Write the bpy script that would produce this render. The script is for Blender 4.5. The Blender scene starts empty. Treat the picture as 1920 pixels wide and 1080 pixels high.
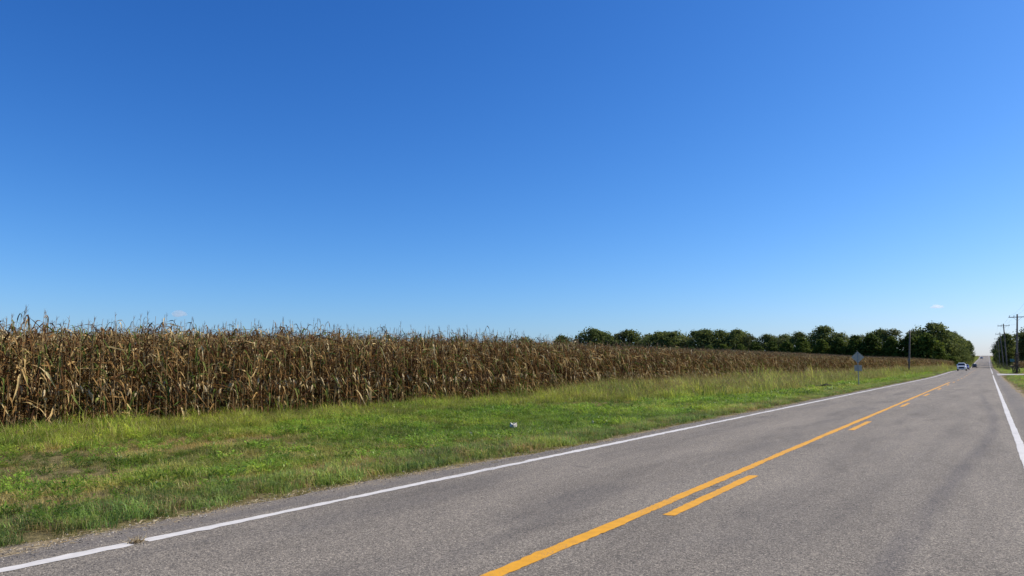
import bpy, bmesh, math, random
import numpy as np
from mathutils import Vector, Matrix

rnd = random.Random(7)
rng = np.random.default_rng(11)
R = math.radians
scene = bpy.context.scene
C = scene.collection

# ---------------------------------------------------------------- camera, sky, sun, exposure
EYE = 1.557
cam_d = bpy.data.cameras.new('camera')
cam_d.sensor_width = 36.0
cam_d.lens = 36.0 * 1361.2 / 1920.0
cam_d.clip_start = 0.05
cam_d.clip_end = 30000
cam = bpy.data.objects.new('camera', cam_d)
C.objects.link(cam)
yaw, pit, rol = R(33.13), R(6.29), R(-0.274)
F = Vector((-math.sin(yaw) * math.cos(pit), math.cos(yaw) * math.cos(pit), math.sin(pit)))
Rt = Vector((math.cos(yaw), math.sin(yaw), 0))
U = Rt.cross(F)
R2 = Rt * math.cos(rol) + U * math.sin(rol)
U2 = U * math.cos(rol) - Rt * math.sin(rol)
M3 = Matrix((R2, U2, -F)).transposed()
cam.matrix_world = Matrix.Translation((0, 0, EYE)) @ M3.to_4x4()
scene.camera = cam

SUN_EL, SUN_AZ = R(43), R(46)          # azimuth clockwise from +Y (the road direction)
world = bpy.data.worlds.new('World')
scene.world = world
world.use_nodes = True
wn = world.node_tree
wn.nodes.clear()
wo = wn.nodes.new('ShaderNodeOutputWorld')
bg = wn.nodes.new('ShaderNodeBackground')
sky = wn.nodes.new('ShaderNodeTexSky')
sky.sky_type = 'NISHITA'
sky.sun_disc = False
sky.sun_elevation = SUN_EL
sky.sun_rotation = SUN_AZ
sky.altitude = 250
sky.air_density = 1.0
sky.dust_density = 0.7
sky.ozone_density = 1.3
# the whole sky gets one film-like response per channel (deeper blue, as the photograph has it)
BG = 0.115
sep = wn.nodes.new('ShaderNodeSeparateColor'); com = wn.nodes.new('ShaderNodeCombineColor')
wn.links.new(sky.outputs[0], sep.inputs[0])
for i, (p, g) in enumerate(((1.75, 0.90), (1.29, 0.97), (1.04, 1.34))):
    pw = wn.nodes.new('ShaderNodeMath'); pw.operation = 'POWER'; pw.inputs[1].default_value = p
    ml = wn.nodes.new('ShaderNodeMath'); ml.operation = 'MULTIPLY'; ml.inputs[1].default_value = g * BG ** (p - 1)
    wn.links.new(sep.outputs[i], pw.inputs[0]); wn.links.new(pw.outputs[0], ml.inputs[0]); wn.links.new(ml.outputs[0], com.inputs[i])
wn.links.new(com.outputs[0], bg.inputs[0])
bg.inputs[1].default_value = BG / 2 ** 0.25
wn.links.new(bg.outputs[0], wo.inputs[0])

sd = bpy.data.lights.new('sun', 'SUN')
sd.energy = 5.0
sd.angle = R(0.53)
sd.color = (1.0, 0.92, 0.79)
sun = bpy.data.objects.new('sun', sd)
C.objects.link(sun)
sdir = Vector((math.sin(SUN_AZ) * math.cos(SUN_EL), math.cos(SUN_AZ) * math.cos(SUN_EL), math.sin(SUN_EL)))
sun.rotation_euler = sdir.to_track_quat('Z', 'Y').to_euler()
sun.location = (60, 40, 60)

scene.view_settings.view_transform = 'Standard'
scene.view_settings.look = 'None'
scene.view_settings.exposure = 0.25
scene.view_settings.gamma = 1.0
scene.view_settings.use_curve_mapping = False
scene.cycles.volume_bounces = 6

# ---------------------------------------------------------------- helpers
def tag(o, label=None, cat=None, group=None, kind=None):
    if label: o['label'] = label
    if cat: o['category'] = cat
    if group: o['group'] = group
    if kind: o['kind'] = kind
    return o

def link(o, parent=None):
    C.objects.link(o)
    if parent is not None: o.parent = parent
    return o

def empty(name, loc=(0, 0, 0), rz=0):
    o = bpy.data.objects.new(name, None)
    o.empty_display_size = 0.2
    o.location = loc
    o.rotation_euler = (0, 0, rz)
    return link(o)

class MB:
    """collects geometry for ONE mesh"""
    def __init__(s):
        s.v = []; s.f = []; s.a = []; s.b = []
    def add(s, vs, fs, a=0.0, b=0.0):
        n = len(s.v)
        s.v += [tuple(p) for p in vs]
        s.f += [tuple(i + n for i in q) for q in fs]
        s.a += [a] * len(vs)
        s.b += list(b) if hasattr(b, '__len__') else [b] * len(vs)
    def box(s, x0, x1, y0, y1, z0, z1, **k):
        s.add([(x0, y0, z0), (x1, y0, z0), (x1, y1, z0), (x0, y1, z0), (x0, y0, z1), (x1, y0, z1), (x1, y1, z1), (x0, y1, z1)],
              [(0, 3, 2, 1), (4, 5, 6, 7), (0, 1, 5, 4), (1, 2, 6, 5), (2, 3, 7, 6), (3, 0, 4, 7)], **k)
    def tube(s, pts, rads, n=6, cap=True, **k):
        pts = [Vector(p) for p in pts]
        vs = []; fs = []
        for i, p in enumerate(pts):
            t = (pts[min(i + 1, len(pts) - 1)] - pts[max(i - 1, 0)]).normalized()
            ax = Vector((1, 0, 0)) if abs(t.x) < 0.8 else Vector((0, 1, 0))
            u = t.cross(ax).normalized(); w = t.cross(u)
            for j in range(n):
                an = 2 * math.pi * j / n
                vs.append(p + (u * math.cos(an) + w * math.sin(an)) * rads[i])
        for i in range(len(pts) - 1):
            for j in range(n):
                fs.append((i * n + j, i * n + (j + 1) % n, (i + 1) * n + (j + 1) % n, (i + 1) * n + j))
        if cap:
            fs.append(tuple(range(n - 1, -1, -1)))
            fs.append(tuple((len(pts) - 1) * n + j for j in range(n)))
        s.add(vs, fs, **k)
    def merge(s, o, M=None, a=None):
        n = len(s.v)
        if M is None: s.v += o.v
        else: s.v += [tuple(M @ Vector(p)) for p in o.v]
        s.f += [tuple(i + n for i in q) for q in o.f]
        s.a += (o.a if a is None else [a] * len(o.v))
        s.b += o.b
    def mesh(s, name, mat, smooth=False):
        me = bpy.data.meshes.new(name)
        me.from_pydata(s.v, [], s.f)
        if any(s.a): 
            at = me.attributes.new('var', 'FLOAT', 'POINT'); at.data.foreach_set('value', s.a)
        if any(s.b):
            at = me.attributes.new('head', 'FLOAT', 'POINT'); at.data.foreach_set('value', s.b)
        if mat: me.materials.append(mat)
        if smooth: me.polygons.foreach_set('use_smooth', [True] * len(me.polygons))
        me.update()
        return me
    def obj(s, name, mat, parent=None, smooth=False):
        return link(bpy.data.objects.new(name, s.mesh(name, mat, smooth)), parent)

def bevel_obj(o, w, seg=2):
    m = o.modifiers.new('bevel', 'BEVEL'); m.width = w; m.segments = seg; m.limit_method = 'ANGLE'
    return o

# ---------------------------------------------------------------- node helper
class NT:
    def __init__(s, name):
        s.m = bpy.data.materials.new(name); s.m.use_nodes = True
        s.t = s.m.node_tree; s.t.nodes.clear()
        s.out = s.n('ShaderNodeOutputMaterial')
    def n(s, ty, **k):
        nd = s.t.nodes.new(ty)
        for a, b in k.items(): setattr(nd, a, b)
        return nd
    def l(s, a, b): s.t.links.new(a, b)
    def put(s, sock, v):
        if hasattr(v, 'is_output') or isinstance(v, bpy.types.NodeSocket): s.l(v, sock)
        elif hasattr(v, '__len__') and len(v) == 3 and sock.type == 'RGBA': sock.default_value = (*v, 1)
        else: sock.default_value = v
    def math(s, op, a, b=0.0, c=None, clamp=False):
        nd = s.n('ShaderNodeMath', operation=op, use_clamp=clamp)
        s.put(nd.inputs[0], a); s.put(nd.inputs[1], b)
        if c is not None: s.put(nd.inputs[2], c)
        return nd.outputs[0]
    def mix(s, f, a, b, bt='MIX'):
        nd = s.n('ShaderNodeMix', data_type='RGBA', blend_type=bt)
        s.put(nd.inputs[0], f); s.put(nd.inputs[6], a); s.put(nd.inputs[7], b)
        return nd.outputs[2]
    def noise(s, vec, sc, det=2.0, rough=0.5, dist=0.0):
        nd = s.n('ShaderNodeTexNoise'); s.l(vec, nd.inputs['Vector'])
        nd.inputs['Scale'].default_value = sc; nd.inputs['Detail'].default_value = det
        nd.inputs['Roughness'].default_value = rough; nd.inputs['Distortion'].default_value = dist
        return nd.outputs[0]
    def ramp(s, f, stops, interp='LINEAR'):
        nd = s.n('ShaderNodeValToRGB'); cr = nd.color_ramp; cr.interpolation = interp
        while len(cr.elements) < len(stops): cr.elements.new(0.5)
        for e, (p, c) in zip(cr.elements, stops):
            e.position = p; e.color = (*c, 1) if hasattr(c, '__len__') else (c, c, c, 1)
        s.put(nd.inputs[0], f)
        return nd.outputs[0]
    def rng(s, v, a, b, c=0.0, d=1.0, smooth=True):
        nd = s.n('ShaderNodeMapRange', interpolation_type='SMOOTHSTEP' if smooth else 'LINEAR')
        s.put(nd.inputs[0], v)
        for i, x in enumerate((a, b, c, d)): nd.inputs[i + 1].default_value = x
        return nd.outputs[0]
    def coord(s): return s.n('ShaderNodeTexCoord').outputs['Object']
    def mapped(s, vec, scale):
        nd = s.n('ShaderNodeMapping'); s.l(vec, nd.inputs[0]); nd.inputs['Scale'].default_value = scale
        return nd.outputs[0]
    def xyz(s, vec):
        nd = s.n('ShaderNodeSeparateXYZ'); s.l(vec, nd.inputs[0]); return nd.outputs
    def bump(s, h, dist, strength=1.0):
        nd = s.n('ShaderNodeBump'); s.l(h, nd.inputs['Height'])
        nd.inputs['Distance'].default_value = dist; nd.inputs['Strength'].default_value = strength
        return nd.outputs[0]
    def bsdf(s, col, rough=0.8, normal=None, spec=0.3, metal=0.0, **k):
        b = s.n('ShaderNodeBsdfPrincipled')
        s.put(b.inputs['Base Color'], col); s.put(b.inputs['Roughness'], rough)
        b.inputs['Specular IOR Level'].default_value = spec; b.inputs['Metallic'].default_value = metal
        for a, v in k.items(): s.put(b.inputs[a], v)
        if normal is not None: s.l(normal, b.inputs['Normal'])
        return b.outputs[0]
    def done(s, sh): s.l(sh, s.out.inputs[0]); return s.m

def simple(name, col, rough=0.5, metal=0.0, spec=0.4, var=0.12, sc=6.0, **k):
    t = NT(name); v = t.coord()
    n = t.noise(v, sc, 3)
    c = t.mix(t.rng(n, 0.3, 0.7), tuple(x * (1 - var) for x in col), tuple(min(1, x * (1 + var)) for x in col))
    return t.done(t.bsdf(c, rough, None, spec, metal, **k))

# ---------------------------------------------------------------- materials
def mat_asphalt():
    t = NT('worn asphalt'); v = t.coord(); x, y, z = t.xyz(v)
    vo = t.n('ShaderNodeTexVoronoi'); t.l(v, vo.inputs['Vector']); vo.inputs['Scale'].default_value = 125
    sp = t.n('ShaderNodeSeparateColor'); t.l(vo.outputs['Color'], sp.inputs[0])
    agg = t.ramp(sp.outputs[0], [(0.0, (0.035, 0.032, 0.032)), (0.3, (0.10, 0.093, 0.087)), (0.62, (0.2, 0.187, 0.168)), (0.86, (0.32, 0.29, 0.25)), (1.0, (0.62, 0.58, 0.52))])
    vo2 = t.n('ShaderNodeTexVoronoi'); t.l(v, vo2.inputs['Vector']); vo2.inputs['Scale'].default_value = 58
    sp2 = t.n('ShaderNodeSeparateColor'); t.l(vo2.outputs['Color'], sp2.inputs[0])
    agg = t.mix(0.38, agg, t.ramp(sp2.outputs[1], [(0.0, (0.06, 0.057, 0.055)), (0.5, (0.18, 0.168, 0.152)), (1.0, (0.38, 0.35, 0.31))]))
    # broad patches, stretched along the road
    big = t.noise(t.mapped(v, (0.9, 0.16, 1)), 1.0, 4, 0.6)
    agg = t.mix(1.0, agg, (1.04, 0.975, 0.855), 'MULTIPLY')
    col = t.mix(1.0, agg, t.ramp(big, [(0.3, 0.80), (0.7, 1.13)]), 'MULTIPLY')
    blot = t.noise(t.mapped(v, (1.7, 0.34, 1)), 1.0, 5, 0.65, 0.5)
    col = t.mix(1.0, col, t.ramp(blot, [(0.28, 0.76), (0.46, 1.0), (0.75, 1.06)]), 'MULTIPLY')
    # wheel paths: smoother and a bit lighter, oil strip between
    wob = t.math('MULTIPLY', t.math('SUBTRACT', t.noise(t.mapped(v, (0.3, 0.05, 1)), 1.0, 2), 0.5), 0.5)
    xw = t.math('ADD', x, wob)
    def band(c, w, soft=1.0):
        d = t.math('ABSOLUTE', t.math('SUBTRACT', xw, c))
        return t.rng(d, w, w + soft * 0.4, 1.0, 0.0)
    patch = t.rng(t.noise(t.mapped(v, (1.2, 0.22, 1)), 1.0, 4, 0.6), 0.42, 0.62)
    for c, w, k in ((-5.9, 0.2, 0.26), (-4.1, 0.25, 0.30), (-2.0, 0.2, 0.16)):
        col = t.mix(t.math('MULTIPLY', t.math('MULTIPLY', band(c, w), patch), k), col, (0.05, 0.05, 0.052))
    # long curved dark tyre band in the right lane
    cx = t.math('ADD', t.rng(y, 3.0, 24.0, -0.82, 0.02), t.rng(y, 24.0, 48.0, 0.0, -0.42))
    d = t.math('ABSOLUTE', t.math('SUBTRACT', x, cx))
    tm = t.math('MULTIPLY', t.rng(d, 0.02, 0.20, 1.0, 0.0), t.rng(y, 42.0, 52.0, 1.0, 0.0))
    tm = t.math('MULTIPLY', tm, t.rng(t.noise(t.mapped(v, (5, 0.5, 1)), 1.0, 3), 0.3, 0.6, 0.35, 1.0))
    col = t.mix(t.math('MULTIPLY', tm, 0.36), col, (0.05, 0.048, 0.055))
    d2 = t.math('ABSOLUTE', t.math('SUBTRACT', x, t.math('SUBTRACT', cx, 0.75)))
    tm2 = t.math('MULTIPLY', t.rng(d2, 0.02, 0.3, 1.0, 0.0), t.rng(y, 30.0, 42.0, 1.0, 0.0))
    col = t.mix(t.math('MULTIPLY', tm2, 0.12), col, (0.05, 0.05, 0.05))
    # transverse cracks, each with its own place
    cn = t.math('MULTIPLY', t.math('SUBTRACT', t.noise(v, 0.9, 4, 0.6), 0.5), 0.3)
    yc = t.math('ADD', y, cn)
    def crack(yy, x0, x1, w, k, slope=0.0):
        nonlocal col
        q = t.math('ABSOLUTE', t.math('SUBTRACT', t.math('ADD', yc, t.math('MULTIPLY', x, slope)), yy))
        m = t.rng(q, w * 0.4, w, 1.0, 0.0)
        m = t.math('MULTIPLY', m, t.math('MULTIPLY', t.rng(x, x0, x0 + 0.25), t.rng(x, x1 - 0.25, x1, 1.0, 0.0)))
        col = t.mix(t.math('MULTIPLY', m, k), col, (0.03, 0.03, 0.032))
    crack(56.3, -2.75, 1.2, 0.22, 0.9)
    crack(96.0, -1.2, 0.35, 0.45, 0.7)
    crack(103.0, -2.9, -1.2, 0.4, 0.35)
    crack(135.0, -6.0, 0.5, 0.5, 0.3)
    crack(8.75, -5.75, -5.2, 0.035, 0.65, 0.30)
    # plough scrapes along the right side of the solid yellow line
    scr = t.noise(t.mapped(v, (1.1, 13.0, 1)), 1.0, 3, 0.7)
    sm = t.math('MULTIPLY', t.rng(scr, 0.56, 0.66), t.math('MULTIPLY', t.rng(x, -3.2, -3.1), t.rng(x, -2.9, -2.35, 1.0, 0.0)))
    sm = t.math('MULTIPLY', sm, t.math('MULTIPLY', t.rng(y, 6.0, 9.5), t.rng(y, 26.0, 34.0, 1.0, 0.0)))
    col = t.mix(t.math('MULTIPLY', sm, 0.7), col, (0.03, 0.03, 0.03))
    # dusty, darker, crumbling outside the edge line
    sh = t.math('ADD', t.rng(x, -6.9, -6.65, 1.0, 0.0), t.rng(x, 0.5, 0.7))
    col = t.mix(t.math('MULTIPLY', sh, 0.34), col, (0.085, 0.08, 0.082))
    dust = t.math('MULTIPLY', t.math('ADD', t.rng(x, -7.3, -6.85, 1.0, 0.0), t.rng(x, 0.85, 1.3)), t.rng(t.noise(v, 2.3, 5, 0.65), 0.4, 0.62))
    col = t.mix(t.math('MULTIPLY', dust, 0.6), col, (0.27, 0.22, 0.15))
    h = t.math('ADD', sp.outputs[0], t.math('MULTIPLY', sp2.outputs[1], 0.8))
    nm = t.bump(h, 0.004, 0.8)
    return t.done(t.bsdf(col, 0.85, nm, 0.25))

def mat_paint(name, col):
    t = NT(name); v = t.coord()
    n = t.noise(v, 60, 3, 0.6); n2 = t.noise(v, 1.3, 4, 0.6)
    wear = t.rng(t.math('ADD', t.math('MULTIPLY', n, 0.7), t.math('MULTIPLY', n2, 0.55)), 0.45, 0.57, 1.0, 0.0)
    c = t.mix(t.math('MULTIPLY', wear, 0.75), col, (0.16, 0.15, 0.14))
    c = t.mix(1.0, c, t.ramp(t.noise(v, 9, 4), [(0.3, 0.86), (0.7, 1.05)]), 'MULTIPLY')
    return t.done(t.bsdf(c, 0.65, None, 0.3))

def mat_ground():
    t = NT('soil and turf'); v = t.coord(); x, y, z = t.xyz(v)
    n = t.noise(v, 0.5, 5, 0.65); n2 = t.noise(v, 7, 4, 0.65)
    n4 = t.noise(v, 55, 4, 0.7)
    turf = t.ramp(t.math('ADD', t.math('MULTIPLY', n2, 0.45), t.math('MULTIPLY', n4, 0.55)), [(0.3, (0.035, 0.035, 0.014)), (0.5, (0.14, 0.115, 0.05)), (0.72, (0.34, 0.27, 0.13))])
    soil = t.ramp(n2, [(0.3, (0.07, 0.05, 0.035)), (0.7, (0.19, 0.14, 0.09))])
    c = t.mix(t.rng(n, 0.52, 0.68), turf, soil)
    field = t.rng(x, -23.5, -21.5, 1.0, 0.0)
    c = t.mix(t.math('MULTIPLY', field, t.rng(x, -400.0, -300.0)), c, soil)
    return t.done(t.bsdf(c, 0.95, t.bump(n2, 0.05), 0.1))

def mat_shoulder():
    t = NT('dusty verge edge'); v = t.coord()
    n = t.noise(v, 3.2, 5, 0.65); n2 = t.noise(v, 45, 3, 0.7); n3 = t.noise(t.mapped(v, (30, 6, 10)), 1.0, 3, 0.7)
    c = t.ramp(n2, [(0.25, (0.07, 0.055, 0.04)), (0.5, (0.2, 0.165, 0.12)), (0.75, (0.42, 0.36, 0.26))])
    c = t.mix(t.rng(n, 0.42, 0.6), c, t.ramp(n3, [(0.3, (0.13, 0.09, 0.04)), (0.7, (0.46, 0.36, 0.2))]))
    return t.done(t.bsdf(c, 0.95, t.bump(n2, 0.02), 0.1))

def leafy(name, colf, trans=0.35, rough=0.6, spec=0.25):
    """thin leaf: diffuse, a little gloss, light coming through"""
    t = NT(name)
    col = colf(t)
    b = t.bsdf(col, rough, None, spec)
    tr = t.n('ShaderNodeBsdfTranslucent'); t.put(tr.inputs[0], col)
    mx = t.n('ShaderNodeMixShader'); mx.inputs[0].default_value = trans
    t.l(b, mx.inputs[1]); t.l(tr.outputs[0], mx.inputs[2])
    return t.done(mx.outputs[0])

def attr(t, name, ty='GEOMETRY', out='Fac'):
    a = t.n('ShaderNodeAttribute'); a.attribute_type = ty; a.attribute_name = name
    return a.outputs[out]

def corn_col(t):
    rv = t.n('ShaderNodeObjectInfo').outputs['Random']
    h = t.math('FRACT', t.math('ADD', t.math('MULTIPLY', attr(t, 'var'), 7.31), t.math('MULTIPLY', rv, 5.77)))
    base = t.ramp(h, [(0.0, (0.045, 0.018, 0.006)), (0.27, (0.10, 0.046, 0.016)), (0.50, (0.22, 0.112, 0.036)), (0.67, (0.43, 0.265, 0.095)), (0.79, (0.76, 0.57, 0.26)),
                      (0.845, (0.78, 0.65, 0.38)), (0.855, (0.08, 0.12, 0.022)), (0.95, (0.14, 0.19, 0.035)), (1.0, (0.28, 0.29, 0.08))])
    v = t.coord()
    n = t.noise(v, 9, 3, 0.6)
    return t.mix(1.0, base, t.ramp(n, [(0.3, 0.62), (0.7, 1.15)]), 'MULTIPLY')

def stalk_col(t):
    v = t.coord(); n = t.noise(t.mapped(v, (6, 6, 1.5)), 1.0, 3)
    rv = t.n('ShaderNodeObjectInfo').outputs['Random']
    a = t.ramp(n, [(0.3, (0.20, 0.12, 0.05)), (0.7, (0.50, 0.36, 0.17))])
    return t.mix(t.rng(rv, 0.6, 1.0, 0.0, 0.6), a, (0.17, 0.10, 0.06))

def tassel_col(t):
    rv = t.n('ShaderNodeObjectInfo').outputs['Random']
    return t.ramp(rv, [(0.0, (0.10, 0.065, 0.045)), (0.5, (0.22, 0.15, 0.10)), (1.0, (0.36, 0.27, 0.17))])

def husk_col(t):
    v = t.coord(); n = t.noise(t.mapped(v, (40, 40, 4)), 1.0, 3)
    return t.ramp(n, [(0.3, (0.34, 0.24, 0.11)), (0.7, (0.66, 0.54, 0.33))])

def grass_col(t):
    tint = attr(t, 'tint', 'INSTANCER', 'Color')
    c = t.mix(1.0, tint, t.ramp(attr(t, 'var'), [(0.0, (0.55, 0.6, 0.5)), (0.5, (1, 1, 1)), (1.0, (1.6, 1.35, 1.3))]), 'MULTIPLY')
    straw = t.math('GREATER_THAN', attr(t, 'var'), 0.86)
    c = t.mix(t.math('MULTIPLY', straw, 0.7), c, (0.38, 0.30, 0.13))
    return t.mix(attr(t, 'head'), c, (0.34, 0.24, 0.12))

def tree_col(dark, mid, lite):
    def f(t):
        rv = t.n('ShaderNodeObjectInfo').outputs['Random']
        h = t.math('ADD', t.math('MULTIPLY', attr(t, 'var'), 0.75), t.math('MULTIPLY', rv, 0.25))
        return t.ramp(h, [(0.0, dark), (0.5, mid), (1.0, lite)])
    return f

def bark(name, a, b):
    t = NT(name); v = t.coord()
    n = t.noise(t.mapped(v, (14, 14, 1.4)), 1.0, 5, 0.65)
    n2 = t.noise(v, 0.8, 3)
    c = t.mix(t.rng(n, 0.3, 0.7), a, b)
    c = t.mix(1.0, c, t.ramp(n2, [(0.3, 0.75), (0.7, 1.15)]), 'MULTIPLY')
    return t.done(t.bsdf(c, 0.9, t.bump(n, 0.03), 0.15))

def carpaint(name, col):
    t = NT(name)
    return t.done(t.bsdf(col, 0.3, None, 0.5, 0.0, **{'Coat Weight': 0.7, 'Coat Roughness': 0.05}))

ASPHALT = mat_asphalt()
WHITE = mat_paint('white road paint', (0.62, 0.59, 0.535))
YELLOW = mat_paint('yellow road paint', (0.68, 0.325, 0.014))
GROUND = mat_ground()
SHOULDER = mat_shoulder()
CORN = leafy('dry corn leaf', corn_col, 0.3, 0.7, 0.12)
STALK = leafy('dry corn stalk', stalk_col, 0.05, 0.7, 0.12)
TASSEL = leafy('corn tassel', tassel_col, 0.25)
HUSK = leafy('corn husk', husk_col, 0.15)
GRASS = leafy('grass blade', grass_col, 0.5, 0.45, 0.28)
TREE_A = leafy('hedgerow leaves', tree_col((0.03, 0.048, 0.010), (0.075, 0.11, 0.018), (0.19, 0.225, 0.033)), 0.4, 0.7, 0.08)
TREE_B = leafy('hazed woodland leaves', tree_col((0.05, 0.07, 0.022), (0.12, 0.15, 0.04), (0.25, 0.265, 0.07)), 0.42, 0.7, 0.08)  # paler and greyer than the hedgerow, partly haze put into the leaf colour
TREE_C = leafy('thinning autumn leaves', tree_col((0.07, 0.08, 0.03), (0.13, 0.145, 0.05), (0.23, 0.22, 0.08)), 0.4, 0.7, 0.08)
BARK = bark('tree bark', (0.05, 0.042, 0.034), (0.14, 0.12, 0.1))
POLEWOOD = bark('weathered pole wood', (0.10, 0.085, 0.07), (0.23, 0.20, 0.17))
VINE = leafy('withered vine leaves', tree_col((0.02, 0.014, 0.01), (0.05, 0.034, 0.022), (0.085, 0.055, 0.03)), 0.2)
METAL = simple('galvanised sheet', (0.46, 0.42, 0.33), 0.65, 0.0)
POSTM = simple('galvanised post', (0.30, 0.31, 0.31), 0.5, 0.5)
CONC = simple('pale gravel drive', (0.40, 0.38, 0.35), 0.9, 0, 0.2, 0.2, 3)
INSUL = simple('brown porcelain', (0.10, 0.06, 0.05), 0.25)
WIRE = simple('aluminium wire', (0.18, 0.18, 0.19), 0.5, 0.4)

# ---------------------------------------------------------------- terrain
PY = np.array([-60, 0, 60, 115, 150, 176, 222, 338, 382, 440, 500, 620, 747, 840, 900, 960, 1100, 1600, 4000.])
PZ = np.array([0, 0, 0, 0.0, 0.22, 0.40, 0.48, 0.52, 0.70, 2.0, 3.4, 5.6, 8.1, 10.6, 12.0, 12.2, 10.0, 4.0, 4.0])
_gy = np.arange(-60, 4000, 2.0)
_gz = np.interp(_gy, PY, PZ)
_k = np.hanning(25); _k /= _k.sum()
_gs = np.convolve(np.pad(_gz, 12, mode='edge'), _k, mode='valid')
def RZ(y): return np.interp(y, _gy, _gs)
def sst(t):
    t = np.clip(t, 0, 1); return t * t * (3 - 2 * t)
EY = np.array([-200, 90, 136, 192, 330, 4000.]); EX = np.array([-20.5, -20.5, -18.0, -15.2, -11.0, -11.0])
def edge_x(y): return np.interp(y, EY, EX)
def GZ(x, y):
    x = np.asarray(x, float); y = np.asarray(y, float)
    z = RZ(y) - 0.035
    z = z - 0.14 * np.exp(-((x + 12.3) / 2.6) ** 2) * sst((150 - y) / 60)
    d = edge_x(y) - x
    z = z + sst((d - 3.0) / 36.0) * np.clip(0.55 + 0.018 * y, 0.5, 2.2)
    z = z - sst((-x - 150) / 400) * 4.0
    z = z + 0.25 * sst((x - 3) / 12)
    return z
def gz(x, y): return float(GZ(x, y))

def grid_mesh(name, xs, ys, zf, mat, parent=None):
    X, Y = np.meshgrid(xs, ys)
    Z = zf(X, Y)
    nx, ny = len(xs), len(ys)
    v = np.stack([X.ravel(), Y.ravel(), Z.ravel()], 1)
    i = np.arange(ny - 1)[:, None] * nx + np.arange(nx - 1)[None, :]
    i = i.ravel()
    f = np.stack([i, i + 1, i + nx + 1, i + nx], 1)
    me = bpy.data.meshes.new(name)
    me.from_pydata(v.tolist(), [], f.tolist())
    me.materials.append(mat)
    me.polygons.foreach_set('use_smooth', [True] * len(f))
    return link(bpy.data.objects.new(name, me), parent)

xs = np.unique(np.concatenate([np.array([-6000, -4000, -2500, -1500, -900, -600, -400, -300, -220, -170, -140]), np.arange(-120, -26, 3.0), np.arange(-26, 20, 1.0), np.arange(20, 60, 4.0), np.array([60, 90, 140, 220, 400, 700, 1200, 2500, 4000, 6000])]))
ys = np.unique(np.concatenate([np.array([-3000, -1000, -300, -100]), np.arange(-40, 400, 3.0), np.arange(400, 1200, 8.0), np.array([1300, 1500, 1800, 2300, 3000, 4500, 8000])]))
ground = grid_mesh('ground', xs, ys, GZ, GROUND)
tag(ground, kind='structure')

def road_edge(y): return -6.98 - 0.30 * np.exp(-((y - 7.0) / 4.0) ** 2) - 0.05 * np.sin(y * 0.37)
# road: crumbling edges, two skirts
yr = np.concatenate([np.arange(-25, 60, 0.25), np.arange(60, 170, 1.0), np.arange(170, 1500, 6.0)])
def wob(y, s, amp):
    return amp * (np.sin(y * 0.83 + s) * 0.4 + np.sin(y * 2.1 + 2.3 * s) * 0.3 + np.sin(y * 5.3 + s * 1.7) * 0.25 + np.sin(y * 0.21 + s) * 0.5)
xl = road_edge(yr) + wob(yr, 1.0, 0.08) + rng.normal(0, 0.035, len(yr)); xr_ = 1.28 + wob(yr, 4.0, 0.08) + rng.normal(0, 0.02, len(yr))
v = []; f = []
for i, y in enumerate(yr):
    z = float(RZ(y))
    for x, dz in ((xl[i] - 0.03, -0.09), (xl[i], 0), (-6.0, 0.0), (-3.1, 0.0), (0.0, 0.0), (xr_[i], 0), (xr_[i] + 0.03, -0.09)):
        v.append((x, y, z + dz))
for i in range(len(yr) - 1):
    for j in range(6): f.append((i * 7 + j, i * 7 + j + 1, (i + 1) * 7 + j + 1, (i + 1) * 7 + j))
me = bpy.data.meshes.new('road'); me.from_pydata(v, [], f); me.materials.append(ASPHALT)
road = link(bpy.data.objects.new('road', me)); tag(road, kind='structure')

def strip(name, xc, w, y0, y1, mat, parent, jit=0.008, dz=0.004, step=0.12, endj=0.02):
    n = max(3, int((y1 - y0) / step)) + 1
    if y1 - y0 > 60:
        c1, c2 = max(y0, min(y1, 40)), max(y0, min(y1, 170)); yy = np.concatenate([np.arange(y0, c1, step), np.arange(c1, c2, 1.0), np.arange(c2, y1, 6.0), [y1]])
    else: yy = np.linspace(y0, y1, n)
    a = xc - w / 2 + rng.normal(0, jit * 0.4, len(yy)) + wob(yy * 1.7, xc, jit)
    b = xc + w / 2 + rng.normal(0, jit * 0.4, len(yy)) + wob(yy * 1.7, xc + 2, jit)
    vs = []; fs = []
    for i, y in enumerate(yy):
        z = float(RZ(y)) + dz
        vs += [(a[i], y + rng.normal(0, endj if i in (0, len(yy) - 1) else 0), z), ((a[i] + b[i]) / 2, y + rng.normal(0, endj if i in (0, len(yy) - 1) else 0), z), (b[i], y, z)]
        if i: 
            for j in (0, 1): fs.append(((i - 1) * 3 + j, (i - 1) * 3 + j + 1, i * 3 + j + 1, i * 3 + j))
    me = bpy.data.meshes.new(name); me.from_pydata(vs, [], fs); me.materials.append(mat)
    return link(bpy.data.objects.new(name, me), parent)

strip('edge_line', -6.575, 0.15, -12, 3.76, WHITE, road, 0.022)
strip('edge_line', -6.575, 0.15, 3.90, 1200, WHITE, road, 0.022)
strip('edge_line', 0.41, 0.13, -12, 133.5, WHITE, road, 0.008)
strip('edge_line', 0.41, 0.13, 148.5, 1200, WHITE, road, 0.008)
strip('solid_centre_line', -3.235, 0.135, -12, 81, YELLOW, road, 0.013, step=0.06)
for k in range(22):
    y0 = 7.64 + 12.19 * k
    strip('centre_dash', -2.94, 0.13, y0 - 0.12, y0 + 3.2, YELLOW, road, 0.011, step=0.08, endj=0.015)

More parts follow.
